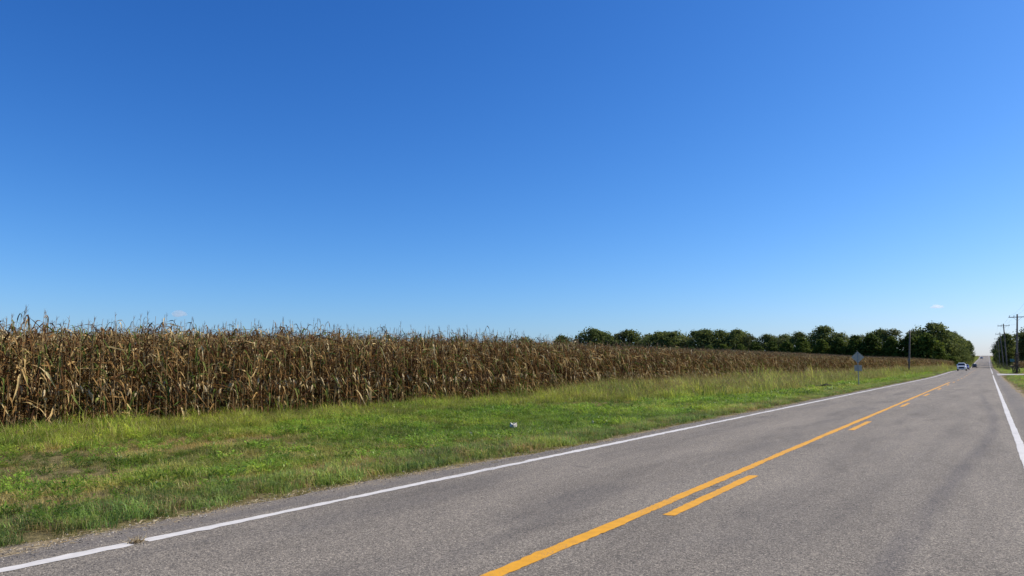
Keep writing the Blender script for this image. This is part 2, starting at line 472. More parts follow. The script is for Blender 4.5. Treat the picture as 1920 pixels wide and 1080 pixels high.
# dusty strip between asphalt and grass
for nm, sgn, off in (('verge_edge', -1, None), ('verge_edge', 1, 1.25)):
    yy = np.concatenate([np.arange(-12, 60, 0.4), np.arange(60, 400, 3.0)])
    vs = []; fs = []
    for i, y in enumerate(yy):
        w = 0.40 + 0.14 * math.sin(y * 0.9 + sgn) + 0.1 * math.sin(y * 2.7) + rng.normal(0, 0.03)
        z = float(RZ(y))
        o_ = float(road_edge(y)) + 0.06 if off is None else off
        xa, xb = o_, o_ + sgn * w
        vs += [(xa + sgn * -0.05, y, z - 0.012), (xa + sgn * w * 0.4, y, z - 0.016), (xb, y, z - 0.045)]
        if i:
            for j in (0, 1):
                q = ((i - 1) * 3 + j, (i - 1) * 3 + j + 1, i * 3 + j + 1, i * 3 + j)
                fs.append(q if sgn > 0 else q[::-1])
    me = bpy.data.meshes.new(nm); me.from_pydata(vs, [], fs); me.materials.append(SHOULDER)
    tag(link(bpy.data.objects.new(nm, me)), kind='structure')

# side drive on the right, with flared mouth, and a short one on the left far off
def drive(name, pts_l, pts_r, mat):
    vs = []; fs = []
    for (a, b) in zip(pts_l, pts_r):
        for k in range(5):
            t = k / 4; x = a[0] + (b[0] - a[0]) * t; y = a[1] + (b[1] - a[1]) * t
            vs.append((x, y, max(gz(x, y) + 0.05, float(RZ(y)) + 0.006)))
    for i in range(len(pts_l) - 1):
        for k in range(4): fs.append((i * 5 + k, (i + 1) * 5 + k, (i + 1) * 5 + k + 1, i * 5 + k + 1))
    me = bpy.data.meshes.new(name); me.from_pydata(vs, [], fs); me.materials.append(mat)
    return tag(link(bpy.data.objects.new(name, me)), kind='structure')
xsd = [1.0, 1.6, 2.4, 3.5, 6, 10, 16, 24, 34, 46, 60]
fl = [6.0, 4.2, 2.2, 0.9, 0.2, 0, 0, 0, 0, 0, 0]
drive('side_drive', [(x, 136.5 - q) for x, q in zip(xsd, fl)], [(x, 144.0 + q) for x, q in zip(xsd, fl)], CONC)
xsd = [-7.2, -8, -9, -11, -14, -18, -24, -32]
fl = [3.5, 2.2, 1, 0.3, 0, 0, 0, 0]
drive('farm_drive', [(x, 333.0 + q) for x, q in zip(xsd, fl)][::1], [(x, 329.0 - q) for x, q in zip(xsd, fl)], CONC)

# ---------------------------------------------------------------- geometry-node scatter: one object from a cloud of points
def scatter(name, pts, rot, scl, idx, tint, sources):
    col = bpy.data.collections.new(name + ' sources')
    for i, m in enumerate(sources):
        o = bpy.data.objects.new('%s_source_%02d' % (name, i), m)
        col.objects.link(o)
    me = bpy.data.meshes.new(name)
    n = len(pts)
    me.vertices.add(n)
    me.vertices.foreach_set('co', np.asarray(pts, np.float32).ravel())
    a = me.attributes.new('rot', 'FLOAT_VECTOR', 'POINT'); a.data.foreach_set('vector', np.asarray(rot, np.float32).ravel())
    a = me.attributes.new('scl', 'FLOAT_VECTOR', 'POINT'); a.data.foreach_set('vector', np.asarray(scl, np.float32).ravel())
    a = me.attributes.new('idx', 'INT', 'POINT'); a.data.foreach_set('value', np.asarray(idx, np.int32))
    if tint is not None:
        a = me.attributes.new('tint', 'FLOAT_VECTOR', 'POINT'); a.data.foreach_set('vector', np.asarray(tint, np.float32).ravel())
    o = link(bpy.data.objects.new(name, me))
    g = bpy.data.node_groups.new(name, 'GeometryNodeTree')
    g.interface.new_socket('Geometry', in_out='INPUT', socket_type='NodeSocketGeometry')
    g.interface.new_socket('Geometry', in_out='OUTPUT', socket_type='NodeSocketGeometry')
    gi = g.nodes.new('NodeGroupInput'); go = g.nodes.new('NodeGroupOutput')
    ci = g.nodes.new('GeometryNodeCollectionInfo'); ci.inputs[0].default_value = col
    ci.inputs['Separate Children'].default_value = True; ci.inputs['Reset Children'].default_value = True
    ip = g.nodes.new('GeometryNodeInstanceOnPoints'); ip.inputs['Pick Instance'].default_value = True
    def na(nm, dt):
        q = g.nodes.new('GeometryNodeInputNamedAttribute'); q.data_type = dt; q.inputs[0].default_value = nm
        return q.outputs[0]
    g.links.new(gi.outputs[0], ip.inputs['Points']); g.links.new(ci.outputs[0], ip.inputs['Instance'])
    g.links.new(na('idx', 'INT'), ip.inputs['Instance Index'])
    er = g.nodes.new('FunctionNodeEulerToRotation'); g.links.new(na('rot', 'FLOAT_VECTOR'), er.inputs[0])
    g.links.new(er.outputs[0], ip.inputs['Rotation'])
    g.links.new(na('scl', 'FLOAT_VECTOR'), ip.inputs['Scale'])
    g.links.new(ip.outputs[0], go.inputs[0])
    m = o.modifiers.new('scatter', 'NODES'); m.node_group = g
    return o

# ---------------------------------------------------------------- corn
def corn_leaf(r, seg=7, fold=True):
    """leaf from the origin, leaving along +X, arching and drooping; withered leaves hang and twist"""
    L = r.uniform(0.55, 0.9); W = r.uniform(0.032, 0.064)
    wither = r.random()
    el = r.uniform(R(35), R(75)) if wither < 0.6 else r.uniform(R(5), R(50))
    end = r.uniform(R(-95), R(-45)) if wither < 0.75 else r.uniform(R(-60), R(10))
    brk = r.uniform(0.15, 0.5); sharp = r.uniform(1.5, 7.0)
    tw = r.uniform(-1.6, 1.6); yawd = r.uniform(-0.7, 0.7)
    p = Vector((0.008, 0, 0)); mb = MB(); vs = []; n = seg + 1
    for i in range(n):
        t = i / seg
        a = el + (end - el) / (1 + math.exp(-sharp * 2 * (t - brk) * 2))
        yw = yawd * t * t
        d = Vector((math.cos(a) * math.cos(yw), math.cos(a) * math.sin(yw), math.sin(a)))
        if i: p = p + d * (L / seg)
        w = W * (0.35 + 0.65 * min(1, t * 4)) * (1 - max(0, (t - 0.45) / 0.55) ** 1.4) * (1 + 0.25 * math.sin(t * 17 + tw * 9)) + 0.002
        side = d.cross(Vector((0, 0, 1)))
        side = Vector((-math.sin(yw), math.cos(yw), 0)) if side.length < 0.05 else side.normalized()
        nrm = side.cross(d).normalized()
        an = tw * t + 0.35 * math.sin(t * 9 + yawd * 8)
        s2 = side * math.cos(an) + nrm * math.sin(an); n2 = nrm * math.cos(an) - side * math.sin(an)
        if fold: vs += [p + s2 * w / 2 + n2 * w * 0.22, p, p - s2 * w / 2 + n2 * w * 0.22]
        else: vs += [p + s2 * w / 2, p - s2 * w / 2]
    k = 3 if fold else 2
    fs = [(i * k + j, i * k + j + 1, (i + 1) * k + j + 1, (i + 1) * k + j) for i in range(seg) for j in range(k - 1)]
    mb.add(vs, fs, a=r.uniform(0.01, 1))
    return mb

def corn_stalk(r, H, n=6):
    lean = Vector((r.uniform(-0.10, 0.10), r.uniform(-0.10, 0.10), 0))
    bend = Vector((r.uniform(-0.05, 0.05), r.uniform(-0.05, 0.05), 0))
    pts = []; rad = []
    for i in range(8):
        t = i / 7
        pts.append(lean * t * H * 0.5 + bend * t * t + Vector((0, 0, -0.06 + (H + 0.06) * t)))
        rad.append(0.0125 * (1 - 0.72 * t) + 0.0015 * (i % 2))
    mb = MB(); mb.tube(pts, rad, n, a=0.5)
    return mb, lambda z: lean * (z / H) * H * 0.5 + bend * (z / H) ** 2 + Vector((0, 0, z))

def corn_tassel(r, n=4):
    mb = MB(); n = r.randint(2, 6); ta = r.uniform(0, 6.28); tb = r.uniform(0.0, 0.55)
    tilt = Vector((math.cos(ta) * tb, math.sin(ta) * tb, 0))
    for k in range(n):
        L = r.uniform(0.2, 0.36) if k == 0 else r.uniform(0.12, 0.26)
        an = r.uniform(0, 6.28); sp = 0.06 if k == 0 else r.uniform(0.12, 0.4)
        d = Vector((math.cos(an) * sp, math.sin(an) * sp, 1)) + tilt
        b = Vector((0, 0, -0.05 + 0.02 * k * (k > 0)))
        mb.tube([b, b + d * L * 0.55, b + d * L + Vector((math.cos(an), math.sin(an), 0)) * L * sp * 0.4 + tilt * L * 0.5 - Vector((0, 0, L * 0.35 * tb))], [0.004, 0.0045, 0.0015], 4, False, a=0.3)
    return mb

def corn_ear(r):
    mb = MB(); pts = []; rad = []
    for t, q in ((0, 0.008), (0.08, 0.02), (0.3, 0.03), (0.6, 0.028), (0.85, 0.017), (1.0, 0.006)):
        pts.append((0.01 + 0.03 * t + 0.06 * t, 0, -0.20 * t + 0.04 * t * (1 - t))); rad.append(q)
    mb.tube(pts, rad, 7, a=0.4)
    for k in range(3):
        a = k * 2.1 + r.uniform(0, 1)
        c = Vector(pts[2]); s = Vector((math.cos(a) * 0.032, math.sin(a) * 0.032, 0))
        e = c + s * 2.2 + Vector((0.03, 0, -0.15 + r.uniform(0, .12)))
        w = Vector((-math.sin(a), math.cos(a), 0)) * 0.016
        mb.add([c + s - w, c + s + w, e], [(0, 1, 2)], a=0.4)
    return mb

rc = random.Random(3)
leafM = [corn_leaf(rc) for _ in range(26)]
leaf_me = [m.mesh('leaf', CORN) for m in leafM]
stalks = []
for i in range(5):
    H = 2.34 + 0.09 * i
    mb, f = corn_stalk(rc, H)
    stalks.append((H, mb, mb.mesh('stalk', STALK), f))
tasM = [corn_tassel(rc) for _ in range(10)]; tas_me = [m.mesh('tassel', TASSEL) for m in tasM]
earM = [corn_ear(rc) for _ in range(3)]; ear_me = [m.mesh('ear', HUSK, True) for m in earM]

def plant_spec(r):
    """stalk index and the placing of leaves, tassel and ear"""
    si = r.randrange(len(stalks)); H, _, _, f = stalks[si]
    az = r.uniform(0, 6.28); out = []
    z = r.uniform(0.22, 0.4); k = 0
    while z < H - 0.06:
        out.append(('leaf', r.randrange(26), f(z), az + math.pi * (k % 2) + r.uniform(-0.6, 0.6), r.uniform(0.75, 1.2) * (0.86 if z < H - 0.45 else 0.66)))
        z += r.uniform(0.075, 0.118); k += 1
    if r.random() < 0.55: out.append(('tassel', r.randrange(10), f(H), r.uniform(0, 6.28), r.uniform(0.45, 0.8)))
    if r.random() < 0.85: out.append(('ear', r.randrange(3), f(r.uniform(0.85, 1.15)), az + r.uniform(-0.5, 0.5), r.uniform(0.9, 1.25)))
    return si, out

HSY = np.array([0, 8, 15, 30, 50, 80, 400.]); HSV = np.array([1.10, 1.11, 1.17, 1.27, 1.21, 1.19, 1.15])
def hs(y): return np.interp(y, HSY, HSV)
# whole-plant sources for the mass of the field
def plant_mesh(r, lite=False):
    si, parts = plant_spec(r)
    mb = MB(); H, sm, _, f = stalks[si]
    ms = bpy.data.meshes.new('corn plant'); idx = []
    mb.merge(sm); idx += [1] * len(sm.f)
    for ty, i, p, a, s in parts:
        M = Matrix.Translation(p) @ Matrix.Rotation(a, 4, 'Z') @ Matrix.Scale(s, 4)
        src = {'leaf': leafM, 'tassel': tasM, 'ear': earM}[ty][i]
        mb.merge(src, M, a=r.uniform(0.01, 1)); idx += [{'leaf': 0, 'tassel': 2, 'ear': 3}[ty]] * len(src.f)
    ms = mb.mesh('corn plant', CORN)
    for m in (STALK, TASSEL, HUSK): ms.materials.append(m)
    ms.polygons.foreach_set('material_index', idx)
    return ms
corn_src = [plant_mesh(rc) for _ in range(14)]

# the 300 plants that show largest: the front row, one by one
n_front = 300
y = 5.2
rp = random.Random(21)
front_end = None
for k in range(n_front):
    y += rp.uniform(0.13, 0.225)
    x = float(edge_x(y)) + rp.uniform(-0.12, 0.12)
    si, parts = plant_spec(rp)
    root = empty('corn_plant', (x, y, gz(x, y)), rp.uniform(0, 6.28))
    s = rp.uniform(0.93, 1.03)
    h_ = float(hs(y)); root.scale = (1.05, 1.05, s * h_)
    root.rotation_euler[0] = rp.gauss(0, 0.025); root.rotation_euler[1] = rp.gauss(0, 0.025)
    tag(root, 'dry brown corn plant standing in the front row at the grass edge', 'corn plant', 'corn plants in the front row of the left field')
    link(bpy.data.objects.new('stalk', stalks[si][2]), root)
    for ty, i, p, a, sc in parts:
        o = link(bpy.data.objects.new(ty, {'leaf': leaf_me, 'tassel': tas_me, 'ear': ear_me}[ty][i]), root)
        o.location = p; o.rotation_euler = (0, 0, a); o.scale = (sc, sc, sc)
front_end = y

def corn_points(rows, y0, y1, sp, x_of):
    out = []
    for r_ in rows:
        yy = np.arange(y0, y1, sp); yy = yy + rng.uniform(-0.4, 0.4, len(yy)) * sp
        xx = x_of(r_, yy) + rng.normal(0, 0.05, len(yy))
        out.append(np.stack([xx, yy], 1))
    return np.concatenate(out)
rows = np.arange(0, 6) * 0.76
P = [corn_points(rows[:1], front_end + 0.18, 322, 0.19, lambda r_, yy: edge_x(yy) - r_)]
P.append(corn_points(rows[1:], 2.5, 322, 0.19, lambda r_, yy: edge_x(yy) - r_))
P.append(corn_points(np.arange(6, 14) * 0.76, 0, 322, 0.30, lambda r_, yy: edge_x(yy) - r_))
P.append(corn_points(np.arange(14, 62) * 0.76, -6, 322, 0.44, lambda r_, yy: edge_x(yy) - r_))
P.append(corn_points(np.arange(31, 60) * 1.52, -20, 322, 0.9, lambda r_, yy: edge_x(yy) - r_))
# plants standing out of the frame on the near side keep the light right
P.append(corn_points(np.arange(0, 8) * 0.76, -8, 2.5, 0.3, lambda r_, yy: edge_x(yy) - r_))
P = np.concatenate(P)
n = len(P)
pts = np.stack([P[:, 0], P[:, 1], GZ(P[:, 0], P[:, 1])], 1)
rot = np.stack([rng.normal(0, 0.04, n), rng.normal(0, 0.04, n), rng.uniform(0, 6.28, n)], 1)
sz = rng.uniform(0.95, 1.06, n) * hs(pts[:, 1])
scl = np.stack([np.full(n, 1.05), np.full(n, 1.05), sz], 1)
cf = scatter('corn_crop', pts, rot, scl, rng.integers(0, 14, n), None, corn_src)
tag(cf, 'dense brown dry corn crop filling the left field behind the front row', 'corn crop', kind='stuff')

Pr = corn_points(np.arange(0, 26) * 0.9, 268, 322, 0.4, lambda r_, yy: 7.6 + r_ + 0 * yy)
n = len(Pr)
cr = scatter('corn_crop', np.stack([Pr[:, 0], Pr[:, 1], GZ(Pr[:, 0], Pr[:, 1])], 1), np.stack([rng.normal(0, 0.04, n), rng.normal(0, 0.04, n), rng.uniform(0, 6.28, n)], 1),
             np.stack([np.ones(n), np.ones(n), rng.uniform(0.85, 1.0, n)], 1), rng.integers(0, 14, n), None, corn_src)
tag(cr, 'tan corn crop on the right behind the utility poles', 'corn crop', kind='stuff')

# ---------------------------------------------------------------- grass
def tuft(r, nb, h0, h1, rad, w, spread, heads=0.0, wav=0.0):
    mb = MB()
    for k in range(nb):
        an = r.uniform(0, 6.28); rr = rad * math.sqrt(r.random())
        b = Vector((math.cos(an) * rr, math.sin(an) * rr, -0.02))
        L = r.uniform(h0, h1); a2 = r.uniform(0, 6.28); sp = r.uniform(0.1, spread)
        d = Vector((math.cos(a2), math.sin(a2), 0))
        s = Vector((-d.y, d.x, 0)) * math.cos(wav) + Vector((0, 0, 0))
        ww = w * r.uniform(0.6, 1.3)
        p1 = b + Vector((0, 0, L * 0.55)) + d * L * sp * 0.3
        p2 = b + Vector((0, 0, L * (1 - 0.35 * sp))) + d * L * sp * 0.95
        hd = 1.0 if r.random() < heads else 0.0
        va = r.uniform(0.01, 1)
        mb.add([b - s * ww / 2, b + s * ww / 2, p1 - s * ww * 0.45, p1 + s * ww * 0.45, p2], [(0, 1, 3, 2), (2, 3, 4)], a=va, b=[0.001] * 5)
        if hd:
            q = p2 + (p2 - p1).normalized() * -0.05
            e = p2 + d * 0.05 + Vector((0, 0, 0.05))
            for s3 in (s, Vector((0, 0, 1)).cross(s) ):
                mb.add([q, (q + e) / 2 - s3 * 0.005, e, (q + e) / 2 + s3 * 0.005], [(0, 1, 2, 3)], a=va, b=[r.uniform(0.6, 1)] * 4)
    return mb.mesh('grass tuft', GRASS)
def weed(r, nl, h, rad, lw):
    mb = MB()
    for k in range(nl):
        an = r.uniform(0, 6.28); rr = rad * math.sqrt(r.random())
        c = Vector((math.cos(an) * rr, math.sin(an) * rr, r.uniform(0.15, 1) * h))
        d = Vector((math.cos(an + r.uniform(-1, 1)), math.sin(an + r.uniform(-1, 1)), r.uniform(-0.3, 0.7))).normalized()
        s = d.cross(Vector((r.uniform(-.4, .4), r.uniform(-.4, .4), 1))).normalized()
        L = lw * r.uniform(0.7, 1.4)
        mb.add([c, c + d * L * 0.5 + s * L * 0.3, c + d * L, c + d * L * 0.5 - s * L * 0.3], [(0, 1, 2, 3)], a=r.uniform(0.01, 0.85), b=0.001)
        mb.add([c + d * 0.005 + s * 0.003, c - s * 0.003, Vector((c.x * 0.3, c.y * 0.3, -0.01))], [(0, 1, 2)], a=0.4, b=0.001)
    return mb.mesh('weed', GRASS)
rg = random.Random(5)
G = []
G += [tuft(rg, 52, 0.08, 0.20, 0.14, 0.007, 1.7) for _ in range(4)]          # 0-3 lush
G += [tuft(rg, 46, 0.05, 0.15, 0.15, 0.007, 1.5) for _ in range(4)]          # 4-7 mown
G += [tuft(rg, 44, 0.13, 0.31, 0.16, 0.007, 1.0, 0.03) for _ in range(4)]    # 8-11 rank
G += [tuft(rg, 40, 0.22, 0.50, 0.2, 0.007, 0.9, 0.22) for _ in range(4)]     # 12-15 seeding
G += [weed(rg, 60, 0.10, 0.15, 0.038) for _ in range(3)]                     # 16-18 broad-leaved
G += [tuft(rg, 26, 0.06, 0.16, 0.14, 0.006, 2.2) for _ in range(2)]          # 19-20 flattened straw

def vnoise(x, y, s, seed):
    r = np.random.default_rng(seed); T = r.random((64, 64))
    u, v_ = x / s, y / s
    i, j = np.floor(u).astype(int), np.floor(v_).astype(int)
    a, b = sst(u - i), sst(v_ - j)
    g = lambda p, q: T[p % 64, q % 64]
    return (g(i, j) * (1 - a) + g(i + 1, j) * a) * (1 - b) + (g(i, j + 1) * (1 - a) + g(i + 1, j + 1) * a) * b
def fn(x, y, s, seed): return 0.6 * vnoise(x, y, s, seed) + 0.28 * vnoise(x, y, s * 0.43, seed + 1) + 0.12 * vnoise(x, y, s * 0.19, seed + 2)

GX = []; GI = []; GS = []; GT = []
LUSH = np.array([0.175, 0.265, 0.062]); MID = np.array([0.165, 0.27, 0.03]); YEL = np.array([0.30, 0.36, 0.045]); DRY = np.array([0.42, 0.32, 0.13]); BRN = np.array([0.21, 0.14, 0.065])
def sow(x0, x1, y0, y1, dens, big=1.0, left=True):
    n = int((x1 - x0) * (y1 - y0) * dens)
    x = rng.uniform(x0, x1, n); y = rng.uniform(y0, y1, n)
    if left:
        e = edge_x(y)
        ok = (x > e - 1.6) & (x < road_edge(y) - 0.06 + 0.08 * np.sin(y * 0.9) + 0.10 * np.sin(y * 2.7) + 0.10 * np.sin(y * 7.1) + 0.12 * rng.normal(0, 1, len(y))); x, y, e = x[ok], y[ok], e[ok]
        road_d = road_edge(y) - 0.08 - x
    else:
        ok = x > 1.4; x, y = x[ok], y[ok]; e = np.full(len(x), 60.0); road_d = x - 1.5
    n = len(x)
    a = fn(x, y * 0.7, 2.6, 1); b = fn(x, y * 0.6, 6.0, 9); c = rng.random(n)
    far = sst((y - 26) / 16) if left else np.zeros(n)
    idx = np.zeros(n, int); s = np.ones(n); tint = np.zeros((n, 3))
    # three zones across the verge
    lush = (road_d < 1.55 + 0.5 * (a - 0.5) + 0.25 * rng.normal(0, 1, n)) 
    dc = x - e                                    # distance from the corn
    rank_w = (3.6 + 5.0 * far + 2.5 * (b - 0.5)) if left else np.zeros(n)
    rank = (~lush) & (dc < rank_w + rng.normal(0, 0.6, n)) if left else np.zeros(n, bool)
    mown = ~(lush | rank)
    r4 = rng.integers(0, 4, n)
    idx[lush] = r4[lush]; s[lush] = 0.85 + 0.5 * a[lush]
    lt = c[lush, None]; tint[lush] = np.where(lt > 0.80, DRY * 0.7, LUSH + (YEL * 0.8 - LUSH) * (lt * 0.8))
    near = lush & (road_d < 0.28 + 0.2 * c)
    s[near] *= 0.5; tint[near] = MID + (BRN - MID) * (0.35 + 0.5 * c[near, None]); idx[near] = 4 + r4[near]
    k = mown
    dry = sst((a - 0.36) / 0.25) * sst((b - 0.34) / 0.22)
    dry = np.clip(dry * (0.75 + 0.5 * c), 0, 1) * (1 - 0.6 * far)
    idx[k] = np.where(c[k] < 0.16, 16 + r4[k] % 3, np.where(dry[k] + 0.25 * rng.random(k.sum()) > 0.82, 19 + r4[k] % 2, np.where(c[k] < 0.62 , 4 + r4[k], r4[k])))
    s[k] = 0.75 + 0.7 * rng.random(k.sum()) * (0.6 + 0.8 * (1 - dry[k])) + 0.6 * far[k]
    base = MID + (YEL - MID) * (b[k, None] * 1.0)
    tint[k] = base + (DRY * 0.8 - base) * dry[k, None] * 0.85
    k = rank
    seed_ = rng.random(k.sum()) < (0.02 + 0.5 * far[k] * sst((b[k] - 0.25) / 0.3))
    idx[k] = np.where(seed_, 12 + r4[k], np.where(rng.random(k.sum()) < 0.14, 16 + r4[k] % 3, 8 + r4[k]))
    s[k] = 0.6 + (0.9 + 0.5 * far[k]) * rng.random(k.sum()) ** 2.5 + 0.30 * sst((3.0 - dc[k]) / 3.0) * b[k] + 0.15 * far[k]
    base = YEL * 0.85 + (MID - YEL * 0.85) * (0.75 * a[k, None])
    tint[k] = base + (np.array([0.26, 0.21, 0.10]) - base) * (np.clip(0.04 + 0.32 * far[k] * sst((b[k] - 0.3) / 0.4), 0, 1)[:, None])
    bare = mown & (a > 0.72) & (rng.random(n) < 0.3)
    wd = mown & (idx >= 16) & (idx <= 18); tint[wd] = MID * 0.9 + (YEL - MID) * 0.3 * c[wd, None]
    tall = rank & (rng.random(n) < 0.03); s[tall] *= 1.7
    cl_ = fn(x, y, 0.9, 31); cl2 = fn(x, y, 2.2, 41)
    m = rng.uniform(0.65, 1.6, n) * (0.66 + 0.5 * sst((cl_ - 0.25) / 0.5) + 0.32 * sst((cl2 - 0.25) / 0.5))
    s = s * (0.55 + 1.0 * cl_ ** 1.3)
    tint[:, 0] *= 0.84 + 0.34 * cl2
    tint *= m[:, None]
    kp = ~bare
    x, y, idx, s, tint = x[kp], y[kp], idx[kp], s[kp], tint[kp]
    GX.append(np.stack([x, y, GZ(x, y)], 1)); GI.append(idx); GS.append(s * big); GT.append(tint)
sow(-22.5, -6.9, 0.5, 24, 46)
sow(-22.5, -6.9, 24, 60, 24, 1.15)
sow(-22.5, -6.9, 60, 130, 11, 1.35)
sow(-20, -6.9, 130, 340, 5, 1.6)
sow(1.3, 12, 20, 133, 5, 1.1, False)
sow(1.5, 16, 150, 400, 3, 1.8, False)
sow(1.3, 7, 400, 800, 1.5, 2.2, False)
sow(-20, -6.9, 340, 800, 1.5, 2.2)
gp = np.concatenate(GX); gi_ = np.concatenate(GI); gs = np.concatenate(GS); gt = np.concatenate(GT)
ok = ~((gp[:, 0] > 0) & (gp[:, 1] > 132) & (gp[:, 1] < 148.6)) & ~((gp[:, 0] < 0) & (gp[:, 1] > 327) & (gp[:, 1] < 335))
gp, gi_, gs, gt = gp[ok], gi_[ok], gs[ok], gt[ok]
n = len(gp)
lean = np.where(gp[:, 0] < 0, 1, -1) * 0.12
gr = np.stack([rng.normal(0, 0.10, n), rng.normal(0, 0.10, n), rng.uniform(0, 6.28, n)], 1)
left = gp[:, 0] < 0
for side, nm, lab in ((left, 'verge_grass', 'green and straw coloured verge grass between road and left corn'), (~left, 'verge_grass', 'green grass beside the right road shoulder and poles')):
    g_ = scatter(nm, gp[side], gr[side], np.repeat(gs[side][:, None], 3, 1), gi_[side], gt[side], G)
    tag(g_, lab, 'grass', kind='stuff')

# a few thousand loose straws and pebbles on the dusty edge
mb = MB(); rs = random.Random(9)
for k in range(2600):
    y = 1.0 + 34 * rs.random() ** 1.6; x = float(road_edge(y)) + rs.gauss(-0.06, 0.15)
    z = max(gz(x, y), float(RZ(y)) - 0.02) + 0.012 if x < float(road_edge(y)) - 0.12 else float(RZ(y)) + 0.005
    a = rs.uniform(0, 3.14); L = rs.uniform(0.02, 0.07); w = 0.003
    d = Vector((math.cos(a), math.sin(a), rs.uniform(-0.05, 0.25))) * L; s = Vector((-math.sin(a), math.cos(a), 0.3)) * w
    p = Vector((x, y, z))
    mb.add([p - s, p + s, p + d + s * 0.4, p + d - s * 0.4], [(0, 1, 2, 3)], a=rs.uniform(0.01, 1))
STRAW = leafy('loose straw', lambda t: t.ramp(attr(t, 'var'), [(0, (0.16, 0.11, 0.05)), (0.5, (0.38, 0.29, 0.15)), (1, (0.62, 0.52, 0.33))]), 0.1)
tag(mb.obj('loose_straw', STRAW), 'pale loose straw along the crumbling left asphalt edge', 'straw', kind='stuff')

# gravel crumbled off the asphalt edge
mb = MB(); PV = []
for k in range(2600):
    y = 1.0 + 40 * rs.random() ** 1.7; x = float(road_edge(y)) + rs.gauss(0.0, 0.16)
    if x > -6.68: continue
    z = float(RZ(y)) + (0.002 if x > float(road_edge(y)) - 0.05 else -0.012); q = rs.uniform(0.005, 0.014); a = rs.uniform(0, 6.28)
    vs_ = [(x + q * math.cos(a + t_ * 1.57) * rs.uniform(.7, 1.2), y + q * math.sin(a + t_ * 1.57) * rs.uniform(.7, 1.2), z) for t_ in range(4)] + [(x + q * .2, y, z + q * rs.uniform(.6, 1.1))]
    mb.add(vs_, [(0, 1, 4), (1, 2, 4), (2, 3, 4), (3, 0, 4)], a=rs.uniform(0.01, 1))
STONE = NT('loose stone'); STONE = STONE.done(STONE.bsdf(STONE.ramp(attr(STONE, 'var'), [(0, (0.07, 0.065, 0.06)), (0.5, (0.2, 0.18, 0.155)), (1, (0.48, 0.43, 0.36))]), 0.9))
tag(mb.obj('loose_gravel', STONE), 'loose grey gravel crumbled along the left asphalt edge', 'gravel', kind='stuff')

# ---------------------------------------------------------------- trees
def crown_mesh(r, name, mat, H, rad, base, clumps, leaves, lsize, shape='egg', gap=0.0, crad=0.34):
    """leaf cards gathered in clumps inside an uneven envelope"""
    mb = MB(); cl = []
    ph = [r.uniform(0, 6.28) for _ in range(4)]
    for k in range(clumps):
        t = (k + 0.5) / clumps if shape != 'dome' else ((k + 0.5) / clumps) ** 0.8
        t = min(0.97, max(0.03, t + r.uniform(-0.05, 0.05)))
        if shape == 'cone': env = min(1.0, 1.25 * (1 - t) ** 0.62) * (0.75 + 0.25 * min(1, t * 6))
        elif shape == 'egg': env = math.sin(math.pi * min(1, (t * 0.86 + 0.14))) ** 0.6
        elif shape == 'dome': env = math.sqrt(max(0.02, 1 - t ** 2.4))
        else: env = math.sin(math.pi * (0.12 + 0.8 * t)) ** 0.8 * r.uniform(0.7, 1.15)
        an = k * 2.39996 + r.uniform(-0.35, 0.35)
        env *= 1 + 0.22 * math.sin(2 * an + ph[0] + 3 * t) + 0.15 * math.sin(3 * an + ph[1] + 7 * t)
        q = r.uniform(0.45, 0.86)
        c = Vector((math.cos(an) * rad * env * q, math.sin(an) * rad * env * q, base + (H - base) * t))
        cl.append((c, rad * crad * r.uniform(0.55, 1.35) * (0.6 + 0.4 * env)))
    for c, cr_ in cl:
        tone = r.uniform(0.0, 0.45)
        if r.random() < gap: continue
        for j in range(leaves):
            d = Vector((r.gauss(0, 1), r.gauss(0, 1), r.gauss(0, 1))).normalized()
            p = c + Vector((d.x, d.y, d.z * 0.8)) * cr_ * (r.uniform(0.5, 1.08) if r.random() < 0.88 else r.uniform(1.05, 1.4))
            if p.z < 0.15: continue
            nrm = (d + Vector((r.gauss(0, .55), r.gauss(0, .55), r.gauss(0, .55) + 0.25))).normalized()
            u = nrm.cross(Vector((r.gauss(0, 1), r.gauss(0, 1), r.gauss(0, 1)))).normalized(); w = nrm.cross(u)
            s = lsize * r.uniform(0.6, 1.3)
            mb.add([p - u * s, p - w * s * 0.6, p + u * s, p + w * s * 0.6], [(0, 1, 2, 3)], a=max(0.01, min(1, tone + r.uniform(0, 0.55))))
    return mb.mesh(name, mat), cl

def trunk_mesh(r, H, rad, cl, top=0.75):
    mb = MB(); r0 = 0.022 * H + 0.05
    pts = [(r.uniform(-0.1, 0.1) * i * 0.3, r.uniform(-0.1, 0.1) * i * 0.3, -0.2 + (H * top + 0.2) * i / 5) for i in range(6)]
    mb.tube(pts, [r0 * (1.25 - 0.2 * i) for i in range(6)], 7, a=0.5)
    for c, q in cl[::max(1, len(cl) // 9)]:
        z0 = max(0.15 * H, min(c.z - 0.18 * H, H * top * 0.95))
        b = Vector((0, 0, z0)); m_ = (b + c) / 2 + Vector((0, 0, -0.03 * H))
        mb.tube([b, m_, c], [r0 * 0.42, r0 * 0.28, r0 * 0.1], 5, a=0.5)
    return mb.mesh('trunk', BARK)

